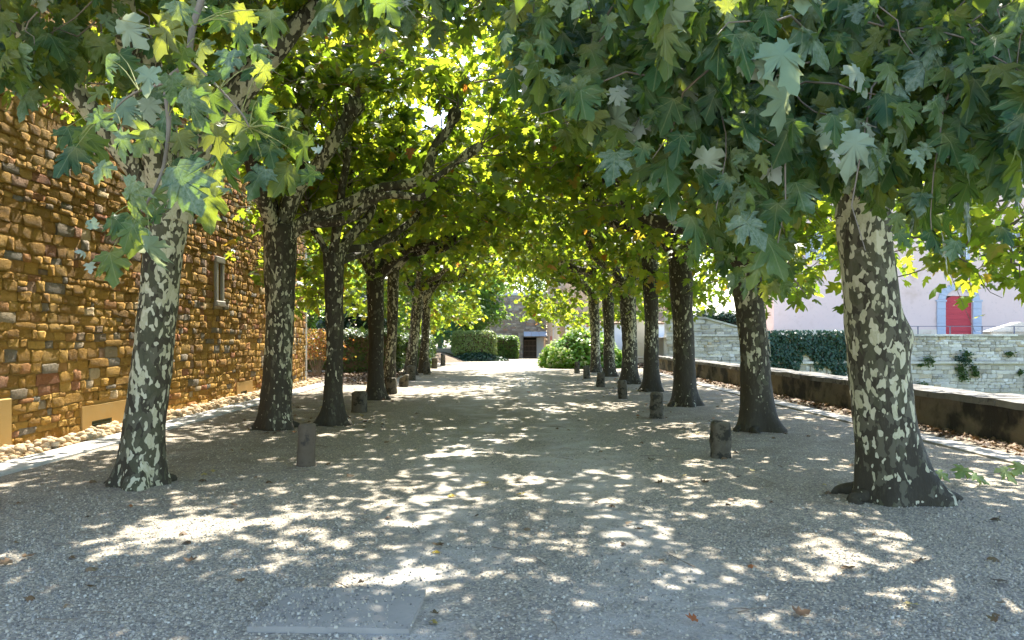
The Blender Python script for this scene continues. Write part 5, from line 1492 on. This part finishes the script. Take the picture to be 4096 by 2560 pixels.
for i in range(46):
    yy = 4.6 + 14 * r6.random() ** 1.4; xx = r6.uniform(-1, 1) * min(yy * 0.6, 5.5); a = r6.uniform(0, 6.28); L = r6.uniform(0.12, 0.45)
    d = np.array([math.cos(a), math.sin(a), 0]); s = np.array([-d[1], d[0], 0])
    V, F = loft(catmull([np.zeros(3) + [0, 0, 0.014], d * L * 0.5 + s * r6.normal(0, 0.03) + [0, 0, 0.022], d * L + [0, 0, 0.014]], 6), np.linspace(0.005, 0.002, 6), 5)
    o = link('fallen_twig', mk_mesh('fallen_twig', V, F, True), M['twig'], None, (xx, yy, ground_z(xx, yy)))
    tag(o, 'thin grey-brown twig lying on the gravel', 'twig', 'twigs fallen on the gravel')
# green sprig fallen by the massive trunk
sp = empty('fallen_sprig', (5.3, 8.9, 0)); tag(sp, 'broken sprig of fresh green leaves on the gravel beside the massive trunk', 'sprig')
V, F = loft(catmull([(-0.5, 0, 0.05), (0.0, 0.03, 0.09), (0.5, 0.1, 0.12)], 8), np.linspace(0.006, 0.003, 8), 5); link('twig', mk_mesh('twig', V, F, True), M['twig'], sp)
for (x_, z_, s, a) in ((-0.45, 0.10, 0.16, 0.4), (-0.15, 0.14, 0.2, -0.5), (-0.05, 0.05, 0.17, 0.9), (0.25, 0.13, 0.22, 0.3), (0.5, 0.17, 0.2, -0.6)):
    X, Yv, Z = frames(np.array([[math.sin(a), -0.5, -0.35]]), np.array([[0.1, -0.6, 1.0]]))
    leaf_object('leaf', 'hi', 0, M['leaf_fresh'], (x_, 0.0, z_ + 0.05), X[0], Yv[0], Z[0], s, sp)
# leaf litter drifts
def litter(name, n, fx, label):
    p = fx(n); a = r6.uniform(0, 6.28, len(p))
    tip = np.column_stack([np.cos(a), np.sin(a), r6.normal(0, 0.3, len(p))]); nrm = np.column_stack([r6.normal(0, 0.4, len(p)), r6.normal(0, 0.4, len(p)), np.ones(len(p))])
    tag(leaf_batch(name, 'dry', p, tip, nrm, r6.uniform(0.07, 0.16, len(p)), M['leaf_brown']), label, 'leaf litter', kind='stuff')
litter('leaf_litter', 2000, lambda n: (lambda yy, q: np.column_stack([7.74 - 0.50 * q, yy, 0.005 + 0.05 * (1 - q) * r6.random(n)]))(r6.uniform(8, 41, n), r6.random(n) ** 1.3), 'brown leaf drift along the foot of the mossy parapet')
litter('leaf_litter', 3600, lambda n: np.column_stack([r6.uniform(-9, -4.3, n), 27.5 + 9 * r6.random(n), 0.01 + 0.04 * r6.random(n)]), 'brown leaf carpet before the long dark hedge')
litter('leaf_litter', 700, lambda n: np.column_stack([r6.normal(7.4, 0.6, n), r6.normal(42.9, 0.5, n), 0.02 + 0.25 * r6.random(n) ** 2]), 'rusty leaf heap at the gate pier')
